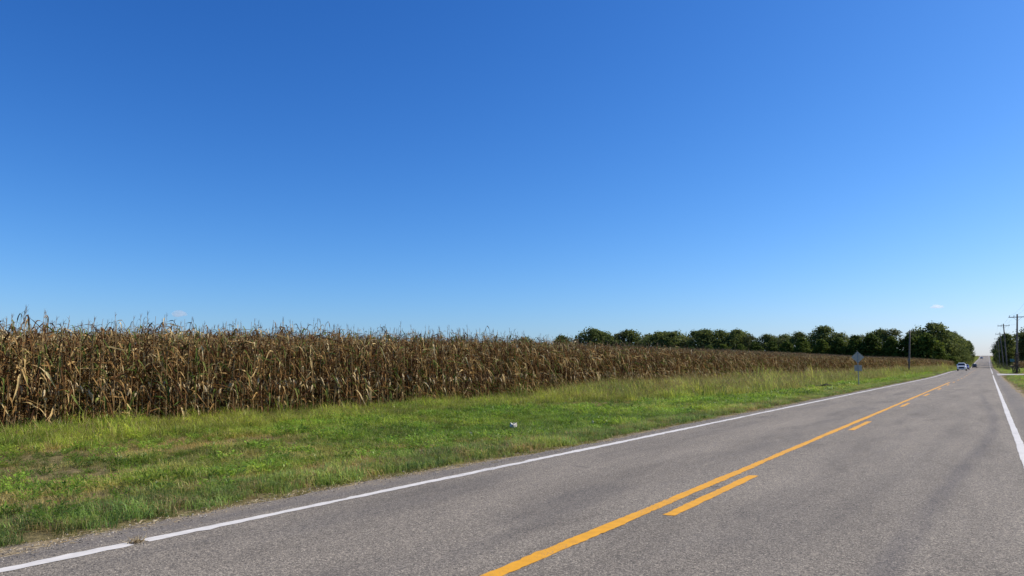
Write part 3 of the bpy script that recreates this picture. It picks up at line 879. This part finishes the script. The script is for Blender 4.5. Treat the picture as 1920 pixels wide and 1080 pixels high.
rt = random.Random(17)
def kind(mat, H, rad, base, clumps, leaves, ls, shape, gap=0.0, crad=0.34):
    me, cl = crown_mesh(rt, 'crown', mat, H, rad, base, clumps, leaves, ls, shape, gap, crad)
    return H, me, trunk_mesh(rt, H, rad, cl)
ROW = [kind(TREE_A, 10, 4.1, 0.4, 80, 90, 0.32, 'cone') for _ in range(5)]
WOOD = [kind(TREE_B, 15, 6.6, 1.2, 75, 95, 0.38, 'egg', 0.03) for _ in range(4)]
OPEN = [kind(TREE_C, 15, 5.4, 2.0, 55, 70, 0.32, 'open', 0.12, 0.32) for _ in range(3)]
BIG = [kind(TREE_B, 17, 6.5, 0.6, 95, 110, 0.34, 'dome', 0.0, 0.30) for _ in range(3)]
BUSH = [kind(TREE_A, 4, 2.2, 0.1, 26, 70, 0.22, 'dome', 0.0, 0.4) for _ in range(2)]

def tree(name, kd, x, y, h, label, group=None, wide=1.0, cat='tree'):
    H, cm, tm = kd
    t = empty(name, (x, y, gz(x, y)), rt.uniform(0, 6.28))
    s = h / H; t.scale = (s * wide, s * wide, s)
    tag(t, label, cat, group)
    link(bpy.data.objects.new('crown', cm), t); link(bpy.data.objects.new('trunk', tm), t)
    return t

ORD = ['first', 'second', 'third', 'fourth', 'fifth', 'sixth', 'seventh', 'eighth', 'ninth', 'tenth', 'eleventh', 'twelfth', 'thirteenth', 'fourteenth', 'fifteenth', 'sixteenth',
       'seventeenth', 'eighteenth', 'nineteenth', 'twentieth', 'twenty-first', 'twenty-second', 'twenty-third', 'twenty-fourth', 'twenty-fifth', 'twenty-sixth', 'twenty-seventh', 'twenty-eighth', 'twenty-ninth', 'thirtieth', 'thirty-first', 'thirty-second', 'thirty-third', 'thirty-fourth']
# hedgerow behind the corn: a row of dense pruned trees, square to the road
rowx = [-19.5, -26.5, -33.5, -40.5, -47.0, -53.5, -60.5, -67.5, -74, -81, -88, -95, -102, -109, -117, -125, -134, -144]
rowh = [12.6, 12.9, 11.6, 12.2, 11.4, 10.6, 10.4, 10.8, 9.8, 9.6, 9.2, 9.0, 8.6, 8.4, 8.2, 8.0, 8.0, 7.8]
for k, (x, h) in enumerate(zip(rowx, rowh)):
    tree('hedgerow_tree', ROW[k % 5], x + rt.uniform(-0.8, 0.8), 336 + rt.uniform(-1.2, 1.2), h * rt.uniform(0.96, 1.05),
         'dense dark green hedgerow tree behind the corn, %s of its row from the road' % ORD[k], 'trees of the hedgerow behind the corn', rt.uniform(1.0, 1.12))
# taller wood behind the hedgerow: place given by X, Y, height, kind
wood = [(-229, 364, 15.5, 'W'), (-221, 371, 14.5, 'O'), (-210, 376, 16.6, 'W'), (-202, 381, 15.2, 'O'), (-195, 386, 19.6, 'W'), (-190, 390, 17.6, 'W'), (-182, 394, 18.6, 'O'), (-177, 398, 18.0, 'W'), (-170, 396, 14.6, 'W'), (-159, 385, 16.0, 'O'), (-148, 372, 16.2, 'W'), (-139, 370, 15.2, 'W'), (-131, 368, 13.6, 'O'),
        (-121, 366, 15.6, 'W'), (-113, 365, 15.0, 'W'), (-104, 362, 14.6, 'W'), (-97, 360, 13.4, 'O'), (-88, 357, 12.8, 'W'), (-80, 355, 12.0, 'O'), (-73, 355, 12.6, 'W'), (-62, 354, 14.2, 'W'), (-55, 353, 12.6, 'W'),
        (-67, 372, 13.2, 'O'), (-84, 376, 13.8, 'W'), (-92, 380, 14.6, 'O'), (-109, 384, 15.2, 'W'), (-126, 388, 15.8, 'O'), (-135, 392, 16.4, 'W'), (-155, 400, 16.2, 'W'), (-46, 352, 12.2, 'O'), (-39, 351, 12.8, 'W'), (-33.5, 350, 13.4, 'O')]
wood = sorted(wood, key=lambda w_: w_[0] / (-0.5466 * w_[0] + 0.8374 * w_[1]))
wood = [(x, y, h * rt.uniform(0.9, 1.12) * (1.08 if x > -158 else 1.0), q) for x, y, h, q in wood]
for k, (x, y, h, q) in enumerate(wood):
    kd = WOOD[k % 4] if q == 'W' else OPEN[k % 3]
    tree('woodland_tree', kd, x, y, h, ('leafy green' if q == 'W' else 'thin-crowned paler') + ' tree rising behind the corn and hedgerow, %s from the left' % ORD[k], 'taller trees behind the hedgerow', rt.uniform(1.0, 1.3))
tree('tall_tree', OPEN[1], -25.5, 352, 15.6, 'tall feathery pale green tree just right of the bare left pole', None, 1.2)
tree('tall_tree', WOOD[2], -18.5, 352, 18.2, 'tallest dark tree with a domed crown at the end of the tree line', None, 1.1)
tree('roadside_tree', BIG[0], -13.2, 362, 14.8, 'huge bushy roadside tree behind the white pickup', None, 1.0)
tree('roadside_tree', BIG[1], -14.0, 385, 15.6, 'broad full tree in the middle of the left roadside clump', None, 1.05)
tree('roadside_tree', BIG[2], -12.8, 412, 14.8, 'broad roadside tree third to last on the left before the crest', None, 0.95)
tree('roadside_tree', BIG[0], -10.8, 450, 13.2, 'rounded roadside tree second to last on the left before the crest', None, 0.85)
tree('roadside_tree', BIG[1], -9.8, 505, 12.4, 'last rounded tree on the left side before the hill crest', None, 0.8)
tree('roadside_tree', WOOD[1], -22, 405, 15.5, 'leafy tree behind the left roadside clump', None, 1.2)
tree('bush', BUSH[0], -12.2, 339, 4.6, 'dark rounded bush at the foot of the left roadside trees', None, 1.35, 'bush')
tree('bush', BUSH[1], -16.8, 336, 7.2, 'tall dark bush between the hedgerow end and the roadside trees', None, 0.9, 'bush')
# right side wood
rw = [(13, 345, 13.2, 'B', 'dense tree nearest behind the right corn'), (20, 348, 14.6, 'W', 'tall tree at the right edge of the picture above the corn'), (27, 350, 14.5, 'B', 'broad tree at the right picture edge, half cut off'),
      (7.0, 362, 13.6, 'B', 'bushy tree behind the second utility pole on the right'), (15, 372, 15.5, 'W', 'dark tree showing over the front row of the right wood'), (6.4, 396, 13.5, 'B', 'roadside tree shading the road on the right'),
      (6.3, 430, 13.2, 'B', 'roadside tree on the right, fourth from the front'), (6.2, 465, 12.5, 'W', 'roadside tree on the right, fifth from the front'), (6.2, 500, 12.0, 'B', 'roadside tree on the right, sixth from the front'),
      (8.4, 545, 10.5, 'W', 'small far tree on the right, next to last before the crest'), (9, 600, 10, 'B', 'last far tree on the right before the crest')]
for k, (x, y, h, q, lab) in enumerate(rw):
    tree('roadside_tree', BIG[k % 3] if q == 'B' else WOOD[k % 4], x, y, h, lab, 'trees of the right roadside wood', 0.8 if x < 10 else 1.05)

# ---------------------------------------------------------------- poles, wires, signs
def utility_pole(x, y, H, lx, label, arm=True, ly=0.0):
    p = empty('utility_pole', (x, y, gz(x, y)))
    tag(p, label, 'utility pole', 'utility poles along the right roadside' if arm else None)
    m = MB(); m.tube([(lx * t, ly * t, -0.3 + (H + 0.3) * t) for t in (0, 0.33, 0.66, 1)], [0.17, 0.155, 0.135, 0.115], 10)
    m.obj('pole', POLEWOOD, p, True)
    if arm:
        zt = H - 0.5
        f_ = zt / H
        ax, ay = lx * f_, ly * f_
        m = MB(); m.box(ax - 1.22, ax + 1.22, ay - 0.22, ay - 0.115, zt - 0.06, zt + 0.06); m.obj('crossarm', POLEWOOD, p)
        for s in (-1, 1):
            m = MB(); m.tube([(ax + s * 0.62, ay - 0.17, zt - 0.05), (ax + s * 0.05, ay - 0.14, zt - 0.62)], [0.02, 0.02], 5); m.obj('brace', POSTM, p)
        for q in (-1.1, -0.45, 1.1):
            m = MB(); m.tube([(ax + q, ay - 0.167, zt + 0.05 + d) for d in (0, 0.08, 0.10, 0.16, 0.19, 0.24)], [0.02, 0.02, 0.06, 0.05, 0.065, 0.03], 8); m.obj('insulator', INSUL, p)
        m = MB(); m.tube([(lx * 0.72 - 0.2, ly - 0.1, H * 0.74), (lx * 0.72 - 0.12, ly - 0.1, H * 0.74)], [0.05, 0.05], 6); m.obj('bracket', POSTM, p)
    else:
        m = MB(); m.tube([(lx, ly, H - 0.02), (lx, ly, H + 0.06)], [0.12, 0.05], 8); m.obj('cap', POSTM, p)
        m = MB(); m.tube([(lx * .3 - 0.2, 0, 2.2), (lx * .3 - 0.2, 0, 2.6)], [0.06, 0.06], 6); m.obj('junction_box', POSTM, p)
    return p
poles = [(3.85, 151, 10.1, 0.75, 'nearest tall utility pole with crossarm, its foot wrapped in dark vines'), (3.65, 212, 11.2, -0.1, 'second utility pole with crossarm from the front'), (3.8, 271, 11.3, -0.35, 'third utility pole from the front, leaning slightly to the left'),
         (3.4, 327, 11.5, 0.05, 'fourth utility pole from the front on the right'), (3.3, 384, 11.3, 0.0, 'fifth utility pole from the front on the right'), (3.0, 442, 10.8, 0.0, 'sixth utility pole from the front beside the right trees'),
         (3.0, 505, 10.4, 0.1, 'seventh utility pole from the front on the slope'), (3.0, 575, 10.2, 0.1, 'eighth utility pole from the front, near the crest'), (3.0, 660, 10.0, 0.0, 'farthest small utility pole below the hill crest')]
for a in poles: utility_pole(*a)
utility_pole(-12.4, 152, 7.95, 0.62, 'bare weathered pole without crossarm standing before the left corn', False)
# one more pole of the line stands out of the frame to the right and carries the wires on
for q, nm in ((-1.1, 'left'), (-0.45, 'middle'), (1.1, 'right')):
    m = MB(); pts_ = []
    allp = [(5.6, 92, 10.0, 0.0)] + [p[:4] for p in poles]
    for i in range(len(allp) - 1):
        A, B = allp[i], allp[i + 1]
        def top(P_):
            return Vector((P_[0] + P_[3] * (P_[2] - 0.5) / P_[2] + q, P_[1] - 0.167, gz(P_[0], P_[1]) + P_[2] - 0.5 + 0.30))
        a, b = top(A), top(B)
        for j in range(8):
            t = j / 8; p = a.lerp(b, t); p.z -= 0.7 * 4 * t * (1 - t); pts_.append(p)
    pts_.append(b)
    m.tube(pts_, [0.007] * len(pts_), 4)
    tag(m.obj('power_line', WIRE), 'thin power line strung along the %s end of the crossarms' % nm if nm != 'middle' else 'thin power line strung close beside the pole tops', 'power line', 'power lines on the right roadside')
utility_pole(5.6, 92, 10.0, 0.0, 'nearest utility pole, just outside the right picture edge')

# vines around the foot of the first pole
m = MB(); rv_ = random.Random(2)
for k in range(900):
    z = 3.6 * rv_.random() ** 1.3; a = rv_.uniform(0, 6.28); q = 0.2 + 0.22 * (1 - z / 3.8) * rv_.random() ** 0.6 + 0.08
    p = Vector((q * math.cos(a) + 0.074 * z, q * math.sin(a), z)); s = rv_.uniform(0.05, 0.10)
    u = Vector((rv_.gauss(0, 1), rv_.gauss(0, 1), rv_.gauss(0, 1))).normalized(); w = u.orthogonal().normalized()
    m.add([p - u * s, p - w * s * .6, p + u * s, p + w * s * .6], [(0, 1, 2, 3)], a=rv_.uniform(0.01, 1))
vine = empty('vine', (3.85, 151, gz(3.85, 151))); tag(vine, 'dark withered vine clinging to the foot of the nearest utility pole', 'vine')
m.obj('leaves', VINE, vine)
m = MB()
for k in range(5):
    a0 = k * 1.25; m.tube([(0.25 * t + 0.2 * math.cos(a0 + t * 3), 0.2 * math.sin(a0 + t * 3), -0.05 + 3.4 * t) for t in [i / 10 for i in range(11)]], [0.025 - 0.0015 * i for i in range(11)], 5)
m.obj('stem', BARK, vine)

# diamond warning sign seen from behind
sg = empty('road_sign', (-8.65, 63.0, gz(-8.75, 63.0))); tag(sg, 'grey back of a diamond road sign with a square plate below on a thin post', 'road sign')
m = MB(); 
for s in (-1, 1): m.box(s * 0.018, s * 0.032, -0.02, 0.02, -0.4, 2.72)
m.box(-0.018, 0.018, -0.022, -0.014, -0.4, 2.72); m.obj('post', POSTM, sg)
def plate(name, pts, y0, y1, parent):
    mb_ = MB(); n_ = len(pts)
    mb_.add([(x, y0, z) for x, z in pts] + [(x, y1, z) for x, z in pts], [tuple(range(n_)), tuple(range(2 * n_ - 1, n_ - 1, -1))] + [(i, i + n_, (i + 1) % n_ + n_, (i + 1) % n_) for i in range(n_)])
    return mb_.obj(name, METAL, parent)
def rounded(w, h, zc, r_, diamond=False):
    o = []
    for cx, cz, a0 in ((1, 1, 0), (-1, 1, 90), (-1, -1, 180), (1, -1, 270)):
        for k in range(4):
            a = R(a0 + 30 * k); o.append((cx * (w / 2 - r_) + r_ * math.cos(a), cz * (h / 2 - r_) + r_ * math.sin(a)))
    if diamond: o = [((x - z) * 0.7071, (x + z) * 0.7071) for x, z in o]
    return [(x, z + zc) for x, z in o][::-1]
dp = plate('diamond_panel', rounded(0.66, 0.66, 2.33, 0.04, True), 0.022, 0.026, sg)
pp = plate('square_panel', rounded(0.55, 0.46, 1.48, 0.03), 0.022, 0.026, sg)
for par, z in ((dp, 2.62), (dp, 2.05), (pp, 1.58), (pp, 1.36)):
    m = MB(); m.tube([(0, -0.032, z), (0, 0.0215, z)], [0.012, 0.012], 6); m.obj('bolt', POSTM, par)
sg.rotation_euler = (0, 0.01, R(4))

# teal sign and mail box by the drive
TEAL = simple('teal enamel', (0.06, 0.17, 0.17), 0.5); DARK = simple('dark painted tin', (0.03, 0.03, 0.032), 0.5); PWOOD = bark('grey post wood', (0.12, 0.11, 0.06), (0.2, 0.18, 0.1))
x0, y0 = 3.55, 158.0
g2 = empty('small_sign', (x0, y0, gz(x0, y0))); tag(g2, 'small teal rectangular sign on a thin post left of the vine covered pole', 'sign')
m = MB(); m.tube([(0, 0, -0.3), (0, 0, 2.55)], [0.035, 0.035], 6); m.obj('post', PWOOD, g2)
m = MB(); m.box(-0.36, 0.36, -0.065, -0.04, 2.0, 2.5); bevel_obj(m.obj('panel', TEAL, g2), 0.01)
x0, y0 = 3.35, 153.0
g3 = empty('mailbox', (x0, y0, gz(x0, y0))); tag(g3, 'small dark mailbox on a wooden post beside the side drive', 'mailbox')
m = MB(); m.box(-0.05, 0.05, -0.05, 0.05, -0.3, 1.05); m.obj('post', PWOOD, g3)
m = MB(); sec = [(-0.09, 0), (0.09, 0), (0.09, 0.12)] + [(0.09 * math.cos(R(a)), 0.12 + 0.09 * math.sin(R(a))) for a in (30, 60, 90, 120, 150)] + [(-0.09, 0.12)]
k_ = len(sec); m.add([(-0.3, a, 1.052 + b) for a, b in sec] + [(0.22, a, 1.052 + b) for a, b in sec], [tuple(range(k_)), tuple(range(2 * k_ - 1, k_ - 1, -1))] + [(i, (i + 1) % k_, (i + 1) % k_ + k_, i + k_) for i in range(k_)])
m.obj('box', DARK, g3)
m = MB(); m.box(-0.315, -0.301, -0.085, 0.085, 1.06, 1.25); m.obj('door', METAL, g3)
m = MB(); m.box(0.0, 0.03, -0.11, -0.098, 1.12, 1.34); m.obj('flag', simple('red flag', (0.4, 0.03, 0.02)), g3)

# pale roofed shed half hidden on the right
sh_ = empty('shed', (14.6, 330, gz(14.6, 330))); tag(sh_, 'small shed with pale grey roof behind the right corn at the picture edge', 'shed')
WALL = simple('weathered board', (0.3, 0.29, 0.27), 0.8); ROOF = simple('pale tin roof', (0.42, 0.45, 0.48), 0.4, 0.3)
m = MB(); m.box(-2.6, 2.6, -2, 2, -0.2, 2.5); m.add([(-2.6, -2, 2.5), (2.6, -2, 2.5), (2.6, 2, 2.5), (-2.6, 2, 2.5), (-2.6, 0, 3.5), (2.6, 0, 3.5)], [(0, 1, 5, 4), (1, 2, 5), (2, 3, 4, 5), (3, 0, 4)]); m.obj('wall', WALL, sh_)
m = MB()
for s in (-1, 1): m.add([(-2.8, s * 2.3, 2.42), (2.8, s * 2.3, 2.42), (2.8, 0, 3.6), (-2.8, 0, 3.6), (-2.8, s * 2.3, 2.36), (2.8, s * 2.3, 2.36), (2.8, 0, 3.54), (-2.8, 0, 3.54)], [(0, 1, 2, 3), (4, 7, 6, 5), (0, 4, 5, 1), (1, 5, 6, 2), (3, 7, 4, 0)])
m.obj('roof', ROOF, sh_)
m = MB(); m.box(-0.5, 0.5, -2.03, -2.003, 0, 2.0); m.obj('door', DARK, sh_)

# weeds at the pole feet
def weed_bush(x, y, h, w, lab, seed):
    r = random.Random(seed); t = empty('weed_clump', (x, y, gz(x, y))); tag(t, lab, 'weeds', 'weed clumps at the pole feet' if 'pole' in lab else None)
    m = MB(); ms = MB()
    for k in range(16):
        a = r.uniform(0, 6.28); q = w * r.random() ** 0.5; L = h * r.uniform(0.5, 1)
        b = Vector((q * math.cos(a), q * math.sin(a), -0.05)); e = b + Vector((0.3 * math.cos(a), 0.3 * math.sin(a), L))
        ms.tube([b, e], [0.012, 0.004], 4, False)
        for j in range(34):
            p = b.lerp(e, r.uniform(0.1, 1)) + Vector((r.gauss(0, .13), r.gauss(0, .13), r.gauss(0, .06))); s = r.uniform(0.05, 0.10)
            u = Vector((r.gauss(0, 1), r.gauss(0, 1), r.gauss(0, 1))).normalized(); v_ = u.orthogonal().normalized()
            if p.z < 0.02: continue
            m.add([p - u * s, p - v_ * s * .5, p + u * s, p + v_ * s * .5], [(0, 1, 2, 3)], a=r.uniform(0.01, 1))
    m.obj('leaves', TREE_C, t); ms.obj('stems', BARK, t)
weed_bush(4.0, 200, 1.6, 1.3, 'grey green weeds in front of the second utility pole', 1)
weed_bush(3.8, 211, 1.9, 1.0, 'weeds around the foot of the second utility pole', 2)
weed_bush(3.6, 262, 2.2, 1.3, 'weeds around the foot of the third utility pole', 3)
weed_bush(3.4, 322, 3.2, 1.4, 'tall weeds around the foot of the fourth utility pole', 4)
weed_bush(-12.6, 151.6, 0.9, 0.8, 'low weeds around the foot of the bare left pole', 5)
weed_bush(-9.2, 222, 1.3, 0.9, 'pale weed clump at the left verge near the white pickup', 6)

# ---------------------------------------------------------------- vehicles (front faces -Y)
GLASS = simple('dark car glass', (0.02, 0.025, 0.03), 0.06, 0, 0.6, 0.05); TYRE = simple('tyre rubber', (0.018, 0.018, 0.019), 0.8); RIM = simple('wheel alloy', (0.45, 0.46, 0.47), 0.3, 0.8)
LAMP = NT('headlight'); LAMP = LAMP.done(LAMP.bsdf((0.85, 0.85, 0.8), 0.08, None, 0.6)); CHROME = simple('chrome trim', (0.5, 0.5, 0.52), 0.2, 0.9); BLACKP = simple('black plastic', (0.02, 0.02, 0.022), 0.6)
PLATE = simple('number plate', (0.6, 0.6, 0.58), 0.4)
def loft(mb_, st):
    """stations (y, z bottom, z top, half width at belt, half width at top)"""
    ring = []
    for (y, zb, zt, hw, ht) in st:
        zm = zb + (zt - zb) * 0.45
        ring.append([(-hw * 0.94, y, zb), (hw * 0.94, y, zb), (hw, y, zb + (zt - zb) * 0.2), (hw, y, zm), (ht, y, zt - (zt - zb) * 0.12), (ht * 0.9, y, zt), (-ht * 0.9, y, zt), (-ht, y, zt - (zt - zb) * 0.12), (-hw, y, zm), (-hw, y, zb + (zt - zb) * 0.2)])
    n_ = 10; fs = [tuple(range(n_))]
    for i in range(len(ring) - 1):
        for j in range(n_): fs.append((i * n_ + j, (i + 1) * n_ + j, (i + 1) * n_ + (j + 1) % n_, i * n_ + (j + 1) % n_))
    fs.append(tuple((len(ring) - 1) * n_ + j for j in range(n_ - 1, -1, -1)))
    mb_.add([p for r_ in ring for p in r_], fs)
def vehicle(name, x, y, paint, label, cat, L=4.6, W=1.85, H=1.45, hood=0.98, wheel=0.33, truck=False):
    z = float(RZ(y)); slope = math.atan2(float(RZ(y + 2)) - float(RZ(y - 2)), 4.0)
    t = empty(name, (x, y, z)); t.rotation_euler = (slope, 0, 0); tag(t, label, cat, 'cars coming along the left lane')
    h = L / 2; w = W / 2; clr = 0.30 if truck else 0.2
    m = MB()
    loft(m, [(-h, clr + .18, hood * 0.80, w * 0.86, w * 0.80), (-h + 0.12, clr + .05, hood * 0.93, w * 0.95, w * 0.9), (-h + 0.7, clr, hood, w, w * 0.95), (-h + 1.45, clr, hood + 0.04, w, w * 0.96), (h - 0.8, clr, hood + 0.05, w, w * 0.96), (h - 0.12, clr + .08, hood, w * 0.96, w * 0.92), (h, clr + .2, hood * 0.9, w * 0.9, w * 0.84)])
    b = m.obj('body', paint, t, False)
    y0c, y1c = -h + 1.35, (h - 2.1 if truck else h - 0.35)
    m = MB(); cw = w * 0.9
    cab = [(y0c, hood + 0.02, hood + 0.06, cw, cw), (y0c + 0.75, hood, H - 0.04, cw, cw * 0.80), (y0c + 1.2, hood, H, cw, cw * 0.80), (y1c - 0.65, hood, H - 0.02, cw, cw * 0.80), (y1c - 0.1, hood, hood + (H - hood) * (0.75 if truck else 0.4), cw, cw * 0.84), (y1c, hood + 0.01, hood + 0.08, cw, cw)]
    loft(m, cab); m.obj('cabin', paint, t)
    # windscreen lies just outside the sloping front of the cabin
    m = MB(); a_ = 0.03
    zf = lambda s: hood + 0.06 + (H - 0.04 - hood - 0.06) * s
    def q(s, k): return (k * cw * (0.90 - 0.17 * s), y0c + 0.75 * s - a_, zf(s) + a_ * 0.5)
    m.add([q(0.08, -1), q(0.08, 1), q(0.88, 1), q(0.88, -1)], [(0, 1, 2, 3)]); m.obj('windscreen', GLASS, t)
    for s in (-1, 1):
        for (ya, yb) in ((y0c + 0.62, y0c + 1.45), (y0c + 1.52, y1c - 0.5)):
            m = MB(); zb_, zt_ = hood + 0.12, H - 0.10
            xa = lambda zz: s * (cw * (1.0 - 0.19 * max(0, (zz - hood - 0.22) / (H - hood - 0.22))) + 0.012)
            m.add([(xa(zb_), ya, zb_), (xa(zb_), yb, zb_), (xa(zt_), yb - 0.12, zt_), (xa(zt_), ya + 0.2, zt_)], [(0, 1, 2, 3)]); m.obj('side_window', GLASS, t)
        m = MB(); m.box(s * w * 0.98 - 0.1, s * w * 0.98 + 0.1, y0c + 0.42, y0c + 0.52, hood + 0.1, hood + (0.34 if truck else 0.25)); bevel_obj(m.obj('mirror', paint, t), 0.03)
        m = MB(); m.box(s * w * 0.70 - 0.17, s * w * 0.70 + 0.17, -h - 0.02, -h + 0.1, hood * 0.66, hood * 0.82); bevel_obj(m.obj('headlight', LAMP, t), 0.03)
        for yy in (-h + 0.85, h - 0.95):
            wo_ = empty('wheel', (s * (w - 0.11), yy, wheel)); wo_.parent = t
            m = MB(); n_ = 18
            for xx in (-0.11, 0.11):
                pass
            vs_ = []; 
            for (xx, rr) in ((-0.11, 0.6), (-0.11, 0.94), (-0.08, 1), (0.08, 1), (0.11, 0.94), (0.11, 0.6)):
                vs_ += [(xx, rr * wheel * math.cos(2 * math.pi * k / n_), rr * wheel * math.sin(2 * math.pi * k / n_)) for k in range(n_)]
            m.add(vs_, [(i * n_ + k, (i + 1) * n_ + k, (i + 1) * n_ + (k + 1) % n_, i * n_ + (k + 1) % n_) for i in range(5) for k in range(n_)]); m.obj('tyre', TYRE, wo_, True)
            m = MB(); m.tube([(-0.09, 0, 0), (0.09, 0, 0)], [wheel * 0.62] * 2, 14); m.obj('rim', RIM, wo_)
    m = MB(); m.box(-w * 0.52, w * 0.52, -h - 0.03, -h + 0.08, hood * 0.52, hood * 0.82); m.obj('grille', BLACKP, t)
    m = MB(); m.box(-w * 0.9, w * 0.9, -h - 0.06, -h + 0.14, clr + 0.02, clr + (0.28 if truck else 0.2)); bevel_obj(m.obj('bumper', BLACKP if not truck else CHROME, t), 0.04)
    m = MB(); m.box(-0.16, 0.16, -h - 0.075, -h - 0.062, clr + 0.1, clr + 0.21); m.obj('number_plate', PLATE, t)
    if truck:
        m = MB(); m.box(-w * 0.88, w * 0.88, y1c + 0.05, h - 0.1, hood + 0.052, hood + 0.06); m.obj('bed_cover', BLACKP, t)
    return t
vehicle('pickup_truck', -5.3, 199, carpaint('white paint', (0.84, 0.81, 0.75)), 'white pickup truck coming along the left lane', 'pickup truck', 5.5, 1.88, 1.82, 1.10, 0.40, True)
vehicle('car', -5.55, 241, carpaint('blue paint', (0.05, 0.05, 0.28)), 'blue car half hidden behind the white pickup', 'car', 4.5, 1.82, 1.5, 0.95)
vehicle('car', -5.3, 378, carpaint('black paint', (0.018, 0.018, 0.02)), 'dark car on the left lane below the hill', 'car', 4.7, 1.85, 1.68, 1.0, 0.36)
vehicle('car', -4.6, 700, carpaint('silver blue paint', (0.20, 0.22, 0.30)), 'tiny far car coming down from the hill crest', 'car', 4.6, 1.85, 1.5, 0.95)

# ---------------------------------------------------------------- litter, stick, debris
LIT = NT('crumpled white plastic'); lv = LIT.coord()
LIT = LIT.done(LIT.bsdf(LIT.ramp(LIT.noise(lv, 14, 4), [(0.3, (0.30, 0.27, 0.22)), (0.6, (0.66, 0.62, 0.54))]), 0.7))
def litter(x, y, rx, ry, rz, lab, seed):
    bm = bmesh.new(); bmesh.ops.create_icosphere(bm, subdivisions=3, radius=1); r = random.Random(seed)
    dirs = [(Vector((r.gauss(0, 1), r.gauss(0, 1), r.gauss(0, 1))).normalized(), r.uniform(2, 7), r.uniform(0, 6)) for _ in range(9)]
    for v_ in bm.verts:
        c = v_.co.copy(); k = 1 + sum(0.075 * math.sin(f_ * c.dot(d) * 1.6 + p_) for d, f_, p_ in dirs) + r.uniform(-0.05, 0.05)
        v_.co = Vector((c.x * rx * k, c.y * ry * k, (c.z + 0.75) * rz * k))
    me_ = bpy.data.meshes.new('litter'); bm.to_mesh(me_); bm.free(); me_.materials.append(LIT)
    o = link(bpy.data.objects.new('litter', me_)); o.location = (x, y, gz(x, y) + 0.05); o.rotation_euler = (0, 0, seed)
    tag(o, lab, 'litter')
litter(-11.0, 16.9, 0.095, 0.08, 0.085, 'biggest crumpled white plastic lump lying in the verge grass', 1)
litter(-10.6, 14.4, 0.06, 0.045, 0.055, 'small white scrap in the dry grass left of the biggest lump', 2)
litter(-9.4, 18.5, 0.05, 0.04, 0.05, 'smallest white scrap near the road, right of the biggest lump', 3)
m = MB(); m.tube([(0, 0, 0.05), (0.5, 0.35, 0.22), (1.2, 0.7, 0.30), (1.9, 1.3, 0.22)], [0.05, 0.06, 0.05, 0.02], 6); m.tube([(0.9, 0.55, 0.26), (1.3, 0.4, 0.45)], [0.03, 0.01], 5)
st_ = m.obj('fallen_branch', BARK); st_.location = (-11.0, 55.5, gz(-11, 55.5) + 0.1); tag(st_, 'dark fallen branch lying in the verge left of the road sign', 'branch')
m = MB(); r9 = random.Random(4)
for k in range(60):
    a = r9.uniform(0, 6.28); q = 0.08 * r9.random(); p = Vector((q * math.cos(a), q * math.sin(a), 0)); d = Vector((r9.gauss(0, .05), r9.gauss(0, .05), r9.uniform(0.02, 0.07))); s = Vector((-d.y, d.x, 0)).normalized() * 0.005
    m.add([p - s, p + s, p + d], [(0, 1, 2)], a=r9.uniform(0.01, 1))
db = m.obj('dry_tuft', STRAW); db.location = (-6.575, 3.82, 0.003); tag(db, 'small dry tuft breaking the white edge line near the corner', 'dry tuft')

# ---------------------------------------------------------------- two tiny clouds far off
def cloud(x, y, z, lx, lz, lab, seed, dens):
    t = NT('cloud vapour'); pv = t.n('ShaderNodeVolumePrincipled'); pv.inputs['Color'].default_value = (1, 1, 1, 1); pv.inputs['Density'].default_value = dens; pv.inputs['Anisotropy'].default_value = 0.3
    t.l(pv.outputs[0], t.out.inputs['Volume'])
    bm = bmesh.new(); bmesh.ops.create_icosphere(bm, subdivisions=4, radius=1); r = random.Random(seed)
    dirs = [(Vector((r.gauss(0, 1), r.gauss(0, 1), r.gauss(0, 1))).normalized(), r.uniform(2, 6), r.uniform(0, 6)) for _ in range(8)]
    for v_ in bm.verts:
        c = v_.co.copy(); k = 1 + sum(0.07 * math.sin(f_ * c.dot(d) + p_) for d, f_, p_ in dirs)
        zz = c.z if c.z > 0 else c.z * 0.45
        v_.co = Vector((c.x * lx * k, c.y * lx * k, zz * lz * k))
    me_ = bpy.data.meshes.new('cloud'); bm.to_mesh(me_); bm.free(); me_.materials.append(t.m); me_.polygons.foreach_set('use_smooth', [True] * len(me_.polygons))
    o = link(bpy.data.objects.new('cloud', me_)); o.location = (x, y, z); tag(o, lab, 'cloud')
    o.visible_shadow = True
cloud(-5560, 3500, 450, 62, 34, 'faint small cloud low above the corn on the left', 3, 0.006)
cloud(-330, 7000, 490, 44, 20, 'tiny white cloud above the right end of the tree line', 5, 0.011)
